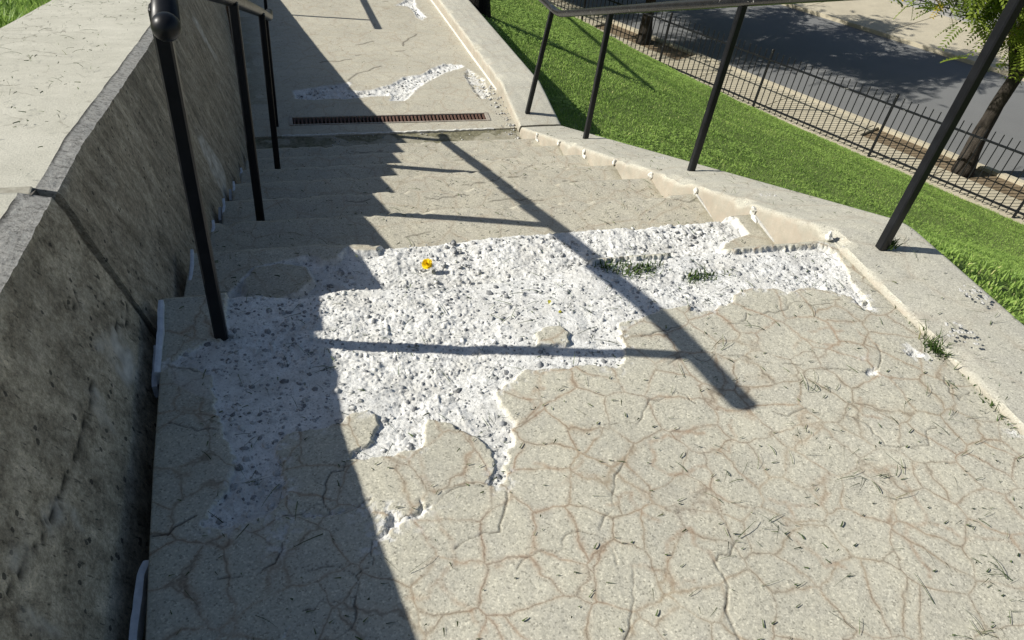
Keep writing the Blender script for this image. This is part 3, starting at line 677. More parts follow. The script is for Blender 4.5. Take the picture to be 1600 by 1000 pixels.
def L3(p, dz=0.): q = on_land(p); return (q[0], q[1], q[2]+dz)
strip([L3((253, 476), .004), L3((252, 520), .002), L3((246, 582), -.01)], .014, .012, 'sealant_strip', M_seal, stairs, 1)
strip([L3((240, 522), -.05), L3((235, 582), -.06)], .014, .010, 'sealant_strip', M_seal, stairs, 2)
strip([L3((228, 872), -.02), L3((217, 890), -.03), L3((207, 960), -.03), L3((198, 1040), -.03)], .014, .012, 'sealant_strip', M_seal, stairs, 3)
for kstep, y_a in ((1, .14), (2, .07), (3, .10), (4, .09), (5, .06)):
    yn = Y0+kstep*T; xl = step_left(yn)+.002; z = stair_z(kstep)
    strip([(xl, yn-.006, z), (xl+.002, yn-y_a*.5, z-.002), (xl-.004, yn-y_a, z-.012)], .010, .010, 'sealant_strip', M_seal, stairs, 10+kstep)
    if kstep in (3, 4): strip([(xl-.018, yn-.03, z-.03), (xl-.02, yn-.09, z-.05)], .012, .012, 'sealant_strip', M_seal, stairs, 20+kstep)
def lump(name, c, s, mat, parent, seed):
    bm = bmesh.new(); bmesh.ops.create_icosphere(bm, subdivisions=2, radius=1); r_ = random.Random(seed); ph = [r_.uniform(0, 6) for _ in range(6)]
    for v in bm.verts:
        n = 1+.28*math.sin(3.1*v.co.x+ph[0])*math.sin(2.7*v.co.y+ph[1])+.2*math.sin(5*v.co.z+ph[2])+r_.uniform(-.09, .09)
        v.co = Vector((v.co.x*s[0]*n, v.co.y*s[1]*n, v.co.z*s[2]*n))+Vector(c)
    return link(name, bm_mesh(name, bm, False), mat, parent)
CX = 1.70
bm = bmesh.new(); prev = None; rr_ = random.Random(5)
for x_ in np.linspace(.02, 1.52, 60):                 # thin pale lip of mortar along the near edge of the drain slab
    y_ = 4.986+rr_.uniform(-.003, .003); h_ = Z8+.013+rr_.uniform(-.003, .003); c_ = [bm.verts.new((x_, y_+dy, h_*1.+dz)) for dy, dz in ((-.007, -.03), (-.006, 0), (.006, .001), (.007, -.03))]
    if prev:
        for j_ in range(3): bm.faces.new((prev[j_], prev[j_+1], c_[j_+1], c_[j_]))
    prev = c_
bmesh.ops.recalc_face_normals(bm, faces=bm.faces[:])
link('mortar_lip', bm_mesh('mortar_lip', bm), M_plug, stairs)
for kstep in range(0, 8):
    yn = Y0+kstep*T; z = stair_z(kstep)
    lump('sealant_plug', (CX+.002, yn-.01, z+.012), (.011, .014, .018), M_plug, stairs, kstep)
    if kstep in (1, 5, 7): lump('sealant_plug', (CX-.004, yn-.04, z-.002), (.010, .022, .010), M_plug, stairs, 30+kstep)
strip([(CX+.002, Y0+T-.03, stair_z(1)+.004), (CX+.004, Y0+.5*T, stair_z(1)), (CX+.004, Y0+.15*T, stair_z(1)-.004)], .006, .005, 'sealant_strip', M_spall, stairs, 41)
strip([(CX+.002, Y0+2*T-.02, stair_z(2)+.004), (CX+.004, Y0+1.45*T, stair_z(2)-.004)], .005, .005, 'sealant_strip', M_spall, stairs, 42)
strip([L3((1316, 388), .004), L3((1345, 422), .003), L3((1372, 448), .0)], .006, .006, 'sealant_strip', M_spall, stairs, 43)

# ------------------------------------------------------------------ low wall on the right
lowwall = thing('low_wall', (1.9, 3., -1.), 'pale low concrete wall carrying railing posts between the stairs and lawn', 'wall')
def curb_top(y):
    y = np.asarray(y, float)
    up = land_z(y)+.018
    st_ = .030-(y-Y0)*R/T
    lo = low_z(y)+.125
    return np.where(y < 1.68, up, np.where(y < 4.93, np.minimum(st_, up), lo))
def curb_piece(name, ys, zs, x0, x1, mat, rnd=.014):
    n = len(ys); prof = [(-.02, -.35), (0., -.05), (.002, -rnd*1.6), (.006, -rnd*.5), (rnd, 0.)]
    rows = []
    for dx, dz in prof: rows.append((x0+dx, dz))
    for t in np.linspace(.08, .93, 16): rows.append((x0+(x1-x0)*t, .003*math.sin(t*3)))
    rows += [(x1-rnd, 0.), (x1-.003, -rnd*.6), (x1, -rnd*2), (x1+.03, -.8)]
    m = len(rows); V = np.zeros((n, m, 3))
    for j, (x, dz) in enumerate(rows):
        e = (fbm(ys, np.full(n, j*.7), 22, 3, 5)-.5)*.008 if j < 5 else (fbm(ys, np.full(n, j*.35), 6, 3, 6)-.5)*.005
        ch = np.maximum(0, fbm(ys, ys*0, 9, 3, 44)-.60)*.08 if 1 < j < 6 else 0
        V[:, j, 0] = x+(np.abs(e) if j < 5 else 0); V[:, j, 1] = ys; V[:, j, 2] = zs+dz+(e if j < 21 else 0)-ch
    Vf = V.reshape(-1, 3); F = [tuple(f) for f in grid_faces(n, m)[:, ::-1].tolist()]
    F.append(tuple(range(m))); F.append(tuple(range((n-1)*m, n*m))[::-1])
    me = bpy.data.meshes.new(name); me.from_pydata(Vf.tolist(), [], F); me.polygons.foreach_set('use_smooth', [True]*(len(F)-2)+[False]*2); me.update(); me.set_sharp_from_angle(angle=math.radians(40))
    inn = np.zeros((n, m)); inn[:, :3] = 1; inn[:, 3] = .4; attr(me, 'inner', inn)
    return link(name, me, mat, lowwall)
ysu = np.concatenate([np.linspace(-1.6, 1.55, 160), np.linspace(1.56, 1.80, 14), np.linspace(1.82, 4.925, 200)])
zsu = curb_top(ysu); ker = np.ones(7)/7; zsu[160:174] = np.convolve(np.pad(zsu, 3, 'edge'), ker, 'valid')[160:174]
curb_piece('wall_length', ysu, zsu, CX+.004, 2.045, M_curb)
ysl = np.linspace(4.945, 12.4, 300); zsl = np.where(ysl < 5.43, Z8+.105, low_z(ysl)+.105)
zsl[:25] = np.linspace(float(curb_top(4.92))+.0, zsl[24], 25)
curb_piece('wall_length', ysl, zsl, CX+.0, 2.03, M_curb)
strip([(CX+.004, y, float(low_z(y))+.006) for y in np.linspace(5.6, 8.9, 14)], .016, .014, 'joint_sealant', M_plug, lowwall, 77)
# spalls on its top
for i, p in enumerate([(1520, 458), (1502, 522), (1200, 305), (1032, 247)]):
    q = onplane(p, (0, LAND_S, 1), LAND_S*Y0+.040) if p[0] > 1400 else onplane(p, (0, R/T, 1), R/T*Y0+.032)
    bm = bmesh.new(); rr_ = random.Random(i); n = 14
    for s in range(26):
        a = rr_.uniform(0, 6.28); d_ = rr_.uniform(0, 1)**.6*(.030 if i > 1 else .042); x, y = q[0]+d_*math.cos(a), q[1]+d_*math.sin(a)*1.2
        z = q[2]-(R/T)*(y-q[1]) if i > 1 else q[2]-LAND_S*(y-q[1])
        r1 = rr_.uniform(.003, .008); vs2 = [bm.verts.new((x+r1*math.cos(k_*1.26+a)*rr_.uniform(.6, 1.2), y+r1*math.sin(k_*1.26+a)*rr_.uniform(.6, 1.2), z+.0005)) for k_ in range(5)]
        tp = bm.verts.new((x, y, z+r1*.45))
        for k_ in range(5): bm.faces.new((vs2[k_], vs2[(k_+1) % 5], tp))
    o = link('spall', bm_mesh('spall', bm), M_spall, lowwall); o['kind'] = 'stuff'

# ------------------------------------------------------------------ handrails
RT = .0225
def handrail(label, run, posts, mat, ends, radius=RT, psize=.031, collars=(), pmat=None):
    pmat = pmat or M_paint
    root = thing('handrail', (posts[0][0], posts[0][1], posts[0][2]), label, 'handrail', 'black steel handrails of the stairs and ramp')
    P = bend(run, .09, 6)
    link('rail', bm_mesh('rail', tube(P, radius, 20), True), mat, root)
    for e, on in zip((0, -1), ends):
        if on:
            bm = bmesh.new(); bmesh.ops.create_uvsphere(bm, u_segments=20, v_segments=12, radius=radius*1.03)
            for v in bm.verts: v.co += Vector(P[e])
            link('end_cap', bm_mesh('end_cap', bm, True), mat, root)
    for i, (x, y, z) in enumerate(posts):
        rz = np.interp(y, [p[1] for p in run], [p[2] for p in run]); rx = np.interp(y, [p[1] for p in run], [p[0] for p in run])
        link('post', bm_mesh('post', post_bm((x, y, z-.03), (rx, y, rz-radius*.55), psize)), pmat, root)
        if i in collars:
            bm = tube([(x+.004, y-.006, z-.03), (x+.004, y-.006, z-.002), (x+.002, y-.003, z+.005), (x, y, z+.006)], [.034, .030, .024, .01], 16, wob=.35, seed=i)
            link('grout_collar', bm_mesh('grout_collar', bm, False), plain('grout', (.09, .08, .065), (.26, .24, .20), 60, .95), root)
    return root
def zc(z): return z+1.5
left_run = [(-.157, 1.335, zc(-.606)), (-.188, 1.70, zc(-.668)), (-.108, 2.62, zc(-1.098)), (-.036, 3.84, zc(-1.668)), (.014, 5.10, zc(-2.255)), (.015, 5.19, zc(-2.262))]
handrail('black railing with round-capped end standing in the shade of the battered wall', left_run,
         [(-.187, 1.52, zc(-1.484)), (-.099, 2.62, stair_z(3)), (-.0227, 3.84, stair_z(6)), (-.009, 5.127, Z8)], M_paint, (1, 1), collars=())
right_run = [(1.868, 1.30, zc(-.60)), (1.868, 1.66, zc(-.635)), (1.885, 4.98, zc(-2.175)), (1.865, 5.34, zc(-2.215))]
handrail('worn black railing set in the low wall above the lawn', right_run,
         [(1.835, 1.614, float(curb_top(1.614))), (1.880, 2.875, float(curb_top(2.875))), (1.890, 4.167, float(curb_top(4.167))), (1.800, 5.10, float(zsl[6]))], M_paintw, (1, 1))
handrail('black ramp railing on the battered-wall side below the drain', [(.02, 7.55, zc(-2.66)), (-.02, 12.2, zc(-3.40))], [(0., 7.83, float(low_z(7.83))), (-.01, 9.6, float(low_z(9.6))), (-.02, 11.6, float(low_z(11.6)))], M_paint, (1, 1))
handrail('black ramp railing on the low-wall side below the drain', [(1.93, 8.0, zc(-2.62)), (1.93, 12.2, zc(-3.28))], [(1.955, 8.12, zc(-3.36)), (1.93, 9.9, zc(-3.64)), (1.93, 11.7, zc(-3.92))], M_paintw, (1, 1))

# ------------------------------------------------------------------ lawns
def curb_edge_z(y): return np.interp(y, [-3, 1.68, 4.95, 12.4, 24], [.36, .02, -1.52+.02, float(zsl[-1])-.02, -4.2])-np.interp(y, [0, 4.7, 5.0, 5.6, 6.9, 9], [.025, .035, .13, .12, .03, .03])
def lawn_pt(s, y):
    k_ = (y-FB[1])/FD[1]; fx = FB[0]+k_*FD[0]-.10; fz = FB[2]+k_*FD[2]+.03
    e = curb_edge_z(y); x = 2.03+(fx-2.03)*s
    return x, e+(fz-e)*(s+.10*np.sin(s*np.pi)*0+.06*s*(1-s))
ss, yy = np.meshgrid(np.linspace(0, 1, 130), np.linspace(-3, 24, 260), indexing='ij')
lx, lz = lawn_pt(ss, yy); lz = lz+(fbm(lx, yy, .9, 3, 3)-.5)*.10*np.sin(np.clip(ss, 0, 1)*np.pi)
me = mesh_np('lawn', np.stack([lx, yy, lz], -1).reshape(-1, 3), grid_faces(130, 260))
tag(link('lawn', me, M_turf), kind='structure')
def lawn_z(x, y):
    k_ = (y-FB[1])/FD[1]; fx = FB[0]+k_*FD[0]-.10; s = (x-2.03)/(fx-2.03); _, z = lawn_pt(s, y)
    return z+(fbm(x, y, .9, 3, 3)-.5)*.10*np.sin(np.clip(s, 0, 1)*np.pi), s
def blades(P, hmin, hmax, wid, lean, name, mat, tone_seed=0, normal=None):
    n = len(P); r_ = np.random.default_rng(tone_seed)
    h = r_.uniform(hmin, hmax, n)*(.45+1.1*fbm(P[:, 0], P[:, 1], 9, 3, 4)) if n > 5000 else r_.uniform(hmin, hmax, n); a = r_.uniform(0, 2*np.pi, n); l_ = r_.uniform(.1, 1, n)*lean*h; b = r_.uniform(0, 2*np.pi, n); w_ = wid*r_.uniform(.6, 1.3, n)
    dx, dy = np.cos(a), np.sin(a); wx, wy = np.cos(b)*w_/2, np.sin(b)*w_/2
    z0 = np.zeros(n)
    v = [P+np.stack([-wx, -wy, z0-.008], -1), P+np.stack([wx, wy, z0-.008], -1),
         P+np.stack([dx*l_*.35+wx*.8, dy*l_*.35+wy*.8, h*.6], -1), P+np.stack([dx*l_*.35-wx*.8, dy*l_*.35-wy*.8, h*.6], -1),
         P+np.stack([dx*l_, dy*l_, h], -1)]
    V = np.stack(v, 1).reshape(-1, 3); o = np.arange(n)[:, None]*5
    F = np.concatenate([o+np.array([0, 1, 2]), o+np.array([0, 2, 3]), o+np.array([3, 2, 4])], 1).reshape(-1, 3)
    me = mesh_np(name, V, F, False); t = np.clip(r_.beta(2.2, 2.2, n)*.85+(r_.random(n) > .965)*.4+.8*(fbm(P[:, 0], P[:, 1], 2.2, 4, 9)-.5), 0, 1)
    attr(me, 'tone', np.repeat(t, 5)); return me
def blades_plus(P):                                   # grass with clumps of small broad-leaved clover in it
    me = blades(P, .008, .026, .0070, .9, 'grass', M_grass, 1); c = P[fbm(P[:, 0], P[:, 1], 1.7, 3, 61) > .56][::5]; n = len(c)
    if n == 0: return me
    r_ = np.random.default_rng(5); h = r_.uniform(.014, .034, n); V = []; F = []
    for j in range(3):
        a = r_.uniform(0, .8, n)+j*2.1; L = r_.uniform(.010, .017, n); tz_ = r_.uniform(-.35, .45, n)*L
        b = c+np.stack([0*h, 0*h, h], -1); d = np.stack([np.cos(a)*L, np.sin(a)*L, tz_], -1); s_ = np.stack([-np.sin(a)*L*.45, np.cos(a)*L*.45, 0*L], -1)
        V.append(np.stack([b, b+d*.65+s_, b+d, b+d*.65-s_], 1))
    V = np.concatenate(V).reshape(-1, 3); f = np.arange(len(V)).reshape(-1, 4); F3 = np.concatenate([f[:, [0, 1, 2]], f[:, [0, 2, 3]]])
    V0 = np.empty(len(me.vertices)*3, np.float32); me.vertices.foreach_get('co', V0); V0 = V0.reshape(-1, 3); t0 = np.empty(len(V0), np.float32); me.attributes['tone'].data.foreach_get('value', t0)
    F0 = np.empty(len(me.polygons)*3, np.int32); me.loops.foreach_get('vertex_index', F0)
    m2 = mesh_np('grass', np.vstack([V0, V]), np.vstack([F0.reshape(-1, 3), F3+len(V0)]), False)
    attr(m2, 'tone', np.concatenate([t0, np.repeat(np.tile(r_.uniform(.25, .85, n), 3), 4)])); bpy.data.meshes.remove(me); return m2
NB = 215000
by = rng.uniform(-.2, 13, NB*3); bs = rng.uniform(0, 1, NB*3)**1.35
bx, _ = lawn_pt(bs, by); bz, _ = lawn_z(bx, by)
Pb = np.stack([bx, by, bz], -1); q = (CM @ (Pb-np.array([0, 0, CAMZ])).T).T
u_ = q[:, 0]/q[:, 2]*FPX+800; v_ = q[:, 1]/q[:, 2]*FPX+500
vis = (q[:, 2] > .5) & (u_ > 700) & (u_ < 1900) & (v_ > -150) & (v_ < 800)
dist = q[:, 2]; keep = vis & (rng.random(len(Pb)) < np.clip(7.5/dist, .25, 1))
Pb = Pb[keep][:NB]
tag(link('grass', blades_plus(Pb), M_grass), 'short mown green grass on the lawn slope below the low wall', 'grass', kind='stuff')
# lawn behind the battered wall
gy, gx = np.meshgrid(np.linspace(-2, 13, 90), np.linspace(-9, -1.04, 50), indexing='ij')
def back_z(x, y): return np.interp(y, [-2, 1.6, 1.95, 5.843, 13], [1.1, .375, .32, -.835, -2.8])-.04+(-1.05-x)*.05
me = mesh_np('lawn', np.stack([gx, gy, back_z(gx, gy)], -1).reshape(-1, 3), grid_faces(90, 50)[:, ::-1])
tag(link('lawn', me, M_turf), kind='structure')
n2 = 16000; ax = -1.055-rng.uniform(0, 1, n2)**1.5*2.2; ay = rng.uniform(2.6, 7.5, n2)
tag(link('grass', blades(np.stack([ax, ay, back_z(ax, ay)], -1), .03, .085, .009, .9, 'grass', M_grass, 2), M_grass), 'strip of green grass along the back of the battered wall top', 'grass', kind='stuff')

# ------------------------------------------------------------------ street: kerbs, pavements, road
def sbox(name, a0, a1, c0, c1, z0, z1, mat, parent=None, kind=None, bev=0.):
    bm = prism([street(a0, c0, z0), street(a1, c0, z0), street(a1, c1, z0), street(a0, c1, z0)], [street(a0, c0, z1), street(a1, c0, z1), street(a1, c1, z1), street(a0, c1, z1)])
    if bev: bmesh.ops.bevel(bm, geom=bm.edges[:], offset=bev, segments=2, affect='EDGES')
    o = link(name, bm_mesh(name, bm), mat, parent)
    if kind: o['kind'] = kind
    return o
A0, A1 = -12., 34.
sbox('fence_footing', A0, A1, -.14, .13, -.4, .035, M_walk, kind='structure', bev=.012)
KC = 1.38; FK = 6.66
sbox('kerb', A0, A1, KC, KC+.14, -.3, .005, M_walk, kind='structure', bev=.015)
sbox('kerb', A0, A1, FK-.14, FK, -.3, .005, M_walk, kind='structure', bev=.015)
sbox('road', A0-20, A1+20, KC-.1, FK+.1, -.5, -.085, M_road, kind='structure')
sbox('ground', A0-20, A1+30, -3, KC, -.8, -.09, M_soil, kind='structure')
pits = [(.2, 3.15), (7.7, 10.4), (13.4, 16.2)]
walk = sbox('sidewalk', A0, A1, .131, KC-.003, -.085, -.05, M_soil, kind='structure')
def slabs(parent, c0, c1, edges, skip=(), z=0.):
    for a, b in zip(edges[:-1], edges[1:]):
        sk = [(max(a, p), min(b, q)) for p, q in skip if min(b, q)-max(a, p) > .02]
        if not sk: sbox('slab', a+.006, b-.006, c0+.002, c1-.004, -.06, z+random.uniform(-.004, .002), M_walk, parent, bev=.006)
        else:
            sbox('slab', a+.006, b-.006, c0+.002, c0+.62, -.06, z, M_walk, parent, bev=.006)
            p, q = sk[0]
            if p-a > .1: sbox('slab', a+.006, p-.004, c0+.624, c1-.004, -.06, z-.002, M_walk, parent, bev=.006)
            if b-q > .1: sbox('slab', q+.004, b-.006, c0+.624, c1-.004, -.06, z-.002, M_walk, parent, bev=.006)
slabs(walk, .131, KC, [A0]+list(np.arange(-9, 30, 1.75))+[A1], pits)
far = sbox('sidewalk', A0, A1, FK+.003, 9.25, -.085, -.03, M_soil, kind='structure')
slabs(far, FK+.003, 9.25, [A0]+list(np.arange(-10.2, 30, 2.35))+[A1])
sbox('lot', A0-20, A1+20, 9.25, 60, -.6, -.02, plain('grey_paving', (.30, .29, .27), (.40, .39, .36), 3, .9), kind='structure')

def iron_fence(label, a_posts, c, hgt, npick, group=None, base=.06):
    p0 = street(a_posts[0], c)
    root = thing('picket_fence', tuple(p0), label, 'fence', group)
    pk = bm_mesh('picket', box_bm((-.0072, -.0072, base), (.0072, .0072, hgt), .002)); pk.materials.append(M_iron)
    po = bm_mesh('post', box_bm((-.019, -.019, -.02), (.019, .019, hgt+.04), .003)); po.materials.append(M_iron)
    ang = math.atan2(FDh[1], FDh[0])
    def put(name, me, a):
        o = bpy.data.objects.new(name, me); COL.objects.link(o); o.parent = root
        o.location = Vector(street(a, c))-WL[root.name]; o.rotation_euler = (random.uniform(-.006, .006), random.uniform(-.006, .006), ang)
    for i, a in enumerate(a_posts):
        put('post', po, a)
        if i < len(a_posts)-1:
            b = a_posts[i+1]
            for j in range(1, npick): put('picket', pk, a+(b-a)*j/npick)
            for zr, hh in ((hgt-.17, .014), (.15, .014)):
                t0, t1 = a+.02, b-.02
                bm = prism([street(t0, c-.015, zr-hh), street(t1, c-.015, zr-hh), street(t1, c+.015, zr-hh), street(t0, c+.015, zr-hh)], [street(t0, c-.015, zr+hh), street(t1, c-.015, zr+hh), street(t1, c+.015, zr+hh), street(t0, c+.015, zr+hh)])
                link('rail', bm_mesh('rail', bm), M_iron, root)
    return root
stp = np.hypot(FD[0], FD[1])
iron_fence('black iron picket fence along the bottom edge of the lawn', [stp*k_ for k_ in range(-2, 9)], 0., 1.19, 20)
iron_fence('dark railing fence across the road behind the far pavement', [3.6+2.5*k_ for k_ in range(0, 5)], 9.45, 1.1, 14)

# ------------------------------------------------------------------ street trees
def frond_mesh_data(P, D, L, rs):                    # pinnate leaf: pairs of small leaflets along a stalk
    V = []; F = []; Tn = []
    for p, d, l, t in zip(P, D, L, rs):
        d = Vector(d).normalized(); side = d.cross(Vector((0, 0, 1)))
        side = side.normalized() if side.length > .05 else Vector((1, 0, 0)); nrm = side.cross(d)
        tilt = random.uniform(-.7, .7); side2 = side*math.cos(tilt)+nrm*math.sin(tilt)
        for i in range(9):
            f = .12+.88*i/8; c = Vector(p)+d*l*f+Vector((0, 0, -l*.35*f*f)); ll = l*.215*(1-.35*abs(f-.5))
            for s in (-1, 1):
                e = c+side2*s*ll+d*ll*.35+Vector((0, 0, -ll*.25)); wv = d*ll*.30
                b = len(V); V += [c, (c+e)*.5+wv, e, (c+e)*.5-wv]; F.append((b, b+1, b+2, b+3)); Tn += [t]*4
    return np.array([tuple(v) for v in V]), np.array(F), np.array(Tn)
def make_tree(name, loc, label, seed, height, spread, lowest, nfr, lean=(0, 0), group='street trees in pavement pits'):
    random.seed(seed); root = thing(name, loc, label, 'tree', group); L0 = Vector(loc)
    pts = []; rad = []
    hb = height*.40
    for i in range(12):
        t = i/11; pts.append(L0+Vector((lean[0]*t*hb+.05*math.sin(3*t+seed), lean[1]*t*hb+.04*math.sin(4*t), -.05+t*hb))); rad.append(.128*(1-.30*t)+.065*(1-t)**6)
    bm = tube(pts, rad, 16, wob=.16, seed=seed); fork = pts[-1]
    tips = []
    nl = 9
    for i in range(nl):
        a = 2*math.pi*i/nl+random.uniform(-.3, .3); rl = spread*random.uniform(.75, 1.05); zt = random.uniform(lowest+.3, height)*1.
        st = pts[random.randint(8, 11)]; end = L0+Vector((math.cos(a)*rl, math.sin(a)*rl, zt)); mid = (st+end)*.5+Vector((0, 0, random.uniform(.4, .9)))
        br = [st*(1-t)**2+mid*2*t*(1-t)+end*t*t for t in [j/8 for j in range(9)]]
        tube(br, [.058*(1-.85*j/8)+.008 for j in range(9)], 8, bm=bm, wob=.15, seed=seed+i); tips += br[3:]
        for s in range(4):
            b0 = br[random.randint(3, 7)]; e2 = b0+Vector((random.uniform(-1, 1), random.uniform(-1, 1), random.uniform(-.55, .5)))*random.uniform(.5, 1.0)
            sub = [b0.lerp(e2, j/4)+Vector((0, 0, .08*math.sin(j))) for j in range(5)]
            tube(sub, [.020*(1-.8*j/4)+.004 for j in range(5)], 6, bm=bm); tips += sub[1:]*2
    link('trunk', bm_mesh('trunk', bm, True), M_bark, root)
    P = []; D = []; L = []; Rr = []
    for i in range(nfr):
        t = random.choice(tips); r_ = random.gauss(0, .30)
        p = t+Vector((random.gauss(0, .30), random.gauss(0, .30), random.gauss(-.06, .24)))
        if p.z < L0.z+lowest: p.z = L0.z+lowest+random.uniform(0, .5)
        d = Vector((random.uniform(-1, 1), random.uniform(-1, 1), random.uniform(-.6, .25)))
        P.append(p); D.append(d); L.append(random.uniform(.20, .36)); Rr.append(min(1, random.betavariate(2, 2)*.95+(.5 if random.random() > .96 else 0)))
    V, F, Tn = frond_mesh_data(P, D, L, Rr); me = mesh_np('crown', V, F, False); attr(me, 'tone', Tn)
    link('crown', me, M_leaf, root)
    return root
make_tree('street_tree', tuple(street(1.30, .98, -.05)), 'dark-trunked street tree with light yellow-green leaves just behind the picket fence', 3, 6.0, 3.1, 2.35, 8000, (.02, .02))
make_tree('street_tree', tuple(street(9.0, 1.0, -.05)), 'street tree in the middle pavement pit shading most of the road', 8, 5.3, 2.7, 1.9, 9000)
make_tree('street_tree', tuple(street(14.9, 1.0, -.05)), 'street tree in the farthest pavement pit down the road', 15, 6.2, 3.3, 2.2, 9000)
# dark stump beside the ramp wall
bm = bmesh.new(); pts = [(2.16, 8.10, -2.35), (2.16, 8.10, -2.05), (2.15, 8.11, -1.85), (2.16, 8.12, -1.6), (2.16, 8.12, -1.42)]
tube(pts, [.17, .135, .115, .12, .11], 18, bm=bm, wob=.18, seed=4)
tag(link('tree_stump', bm_mesh('tree_stump', bm, True), M_stump), 'short black stump on the lawn against the low wall', 'stump')

# ------------------------------------------------------------------ loose pebbles and grass on the concrete
def ico():
    bm = bmesh.new(); bmesh.ops.create_icosphere(bm, subdivisions=1, radius=1); bm.verts.ensure_lookup_table()
    v = np.array([tuple(x.co) for x in bm.verts]); f = np.array([[a.index for a in x.verts] for x in bm.faces]); bm.free()
    bm = bmesh.new(); bmesh.ops.create_icosphere(bm, subdivisions=2, radius=1); bm.verts.ensure_lookup_table()
    v2 = np.array([tuple(x.co) for x in bm.verts]); f2 = np.array([[a.index for a in x.verts] for x in bm.faces]); bm.free()
    return v, f, v2, f2
IV, IF, IV2, IF2 = ico()
def pebbles(P, sizes, seed, name):
    r_ = np.random.default_rng(seed); n = len(P); nv = len(IV)
    sc = sizes[:, None]*np.stack([r_.uniform(.7, 1.35, n), r_.uniform(.7, 1.35, n), r_.uniform(.45, .85, n)], -1)
    a = r_.uniform(0, 2*np.pi, n); V = IV[None]*sc[:, None]*(1+r_.uniform(-.16, .16, (n, nv, 1)))
    tx_ = r_.normal(0, .3, n)[:, None]; V[..., 2] += V[..., 0]*tx_
    x = V[..., 0]*np.cos(a)[:, None]-V[..., 1]*np.sin(a)[:, None]; y = V[..., 0]*np.sin(a)[:, None]+V[..., 1]*np.cos(a)[:, None]
    V = np.stack([x, y, V[..., 2]], -1)+P[:, None]; F = (IF[None]+np.arange(n)[:, None, None]*nv).reshape(-1, 3)
    me = mesh_np(name, V.reshape(-1, 3), F, True); attr(me, 'tone', np.repeat(np.clip(r_.beta(1.6, 2.2, n), 0, 1), nv)); return me
sel = np.flatnonzero((LANDP.ravel() > .9) & (LANDY.ravel() > .3)); pk = rng.choice(sel, 2300)
sz = np.clip(rng.gamma(1.4, .0018, 2300)+.0014, .0014, .0105)
Pp = np.stack([LANDX.ravel()[pk], LANDY.ravel()[pk], LANDZ.ravel()[pk]-sz*.12], -1)
t1 = np.stack([rng.uniform(-.1, 1.6, 5200), rng.uniform(Y0+.01, Y0+T-.02, 5200)], -1)
m1 = (sdist(t1[:, 0], t1[:, 1], TP1) > .008) & (sdist(t1[:, 0], t1[:, 1], TI1) < 0); t1 = t1[m1][:850]
s1 = np.clip(rng.gamma(1.4, .0020, len(t1))+.0016, .0016, .0110)
P1 = np.stack([t1[:, 0], t1[:, 1], np.full(len(t1), stair_z(1)-.021)+s1*.1], -1)
rr2 = np.stack([rng.uniform(0, 1.7, 9000), rng.uniform(5.4, 9, 9000)], -1)
mk = np.zeros(len(rr2), bool)
for q in RP: mk |= sdist(rr2[:, 0], rr2[:, 1], q) > .004
rr2 = rr2[mk][:420]; s2 = np.clip(rng.gamma(1.6, .0022, len(rr2))+.002, .002, .011)
P2 = np.stack([rr2[:, 0], rr2[:, 1], low_z(rr2[:, 1])-.014+s2*.4], -1)
nr_ = 150; ry = rng.uniform(4.62, 5.75, nr_); rx_ = 1.69-np.abs(rng.normal(0, .05, nr_)); sr_ = np.clip(rng.gamma(1.6, .0024, nr_)+.002, .002, .011)
nq = 260; qy = rng.uniform(4.58, 4.97, nq); qx = rng.uniform(.3, 1.66, nq); sq = np.clip(rng.gamma(1.4, .0016, nq)+.0015, .0015, .008)
P2 = np.vstack([P2, np.stack([rx_, ry, np.where((ry > 4.985) & (ry < 5.43), Z8+.008, low_z(ry))+sr_*.35], -1), np.stack([qx, qy, Z8+sq*.35], -1)]); s2 = np.concatenate([s2, sr_, sq])
tag(link('gravel', pebbles(np.vstack([Pp, P1, P2]), np.concatenate([sz, s1, s2]), 5, 'gravel'), M_pebble), 'grey pebbles of bare aggregate stuck in the white spalled concrete', 'gravel', kind='stuff')

from mathutils.bvhtree import BVHTree
def land_height(x, y):
    r_ = np.clip(np.searchsorted(vs_, .22+(y-.22)*((1.70-.22)/(edge_y(x)-.22))), 0, n_-1) if y > .22 else 0
    c = int(np.clip((x-land_left(y))/(LX1-land_left(y))*(nx-1), 0, nx-1)); return LANDZ[int(r_), c]
def clippings(pts, lmin, lmax, wid, seed, name, horiz=0.):
    r_ = random.Random(seed); V = []; F = []; Tn = []
    for (x, y, z) in pts:
        L = r_.uniform(lmin, lmax)*r_.choice([.6, 1, 1, 1.2]); a = r_.uniform(0, 6.283) if r_.random() > horiz else r_.gauss(0, .35); w_ = wid*r_.uniform(.5, 1.3); cv = r_.uniform(-.22, .22); lift = r_.uniform(0, .14)*L
        px, py, pz = x, y, z+.0015; t = r_.random()*.9+(.1 if r_.random() > .9 else 0); b = len(V)
        for k_ in range(4):
            f = k_/3; ang = a+cv*f; nxv, nyv = -math.sin(ang)*w_/2*(1-.7*f), math.cos(ang)*w_/2*(1-.7*f); hz = lift*math.sin(f*3.14)+.0008
            V += [(px+nxv, py+nyv, pz+hz), (px-nxv, py-nyv, pz+hz+w_*.4)]; Tn += [t, t]
            px += math.cos(ang)*L/3; py += math.sin(ang)*L/3
        for k_ in range(3): F.append((b+2*k_, b+2*k_+1, b+2*k_+3, b+2*k_+2))
    me = mesh_np(name, np.array(V), np.array(F), False); attr(me, 'tone', np.array(Tn)); return me
cp = []; small = []
for i in range(260):
    x = random.uniform(-.28, 1.70); y = random.uniform(.32, 1.68)
    if random.random() > .35+.65*sstep(.2, 1.1, x-.2*(1.2-y)): continue
    cp.append((x, y, land_height(x, y)))
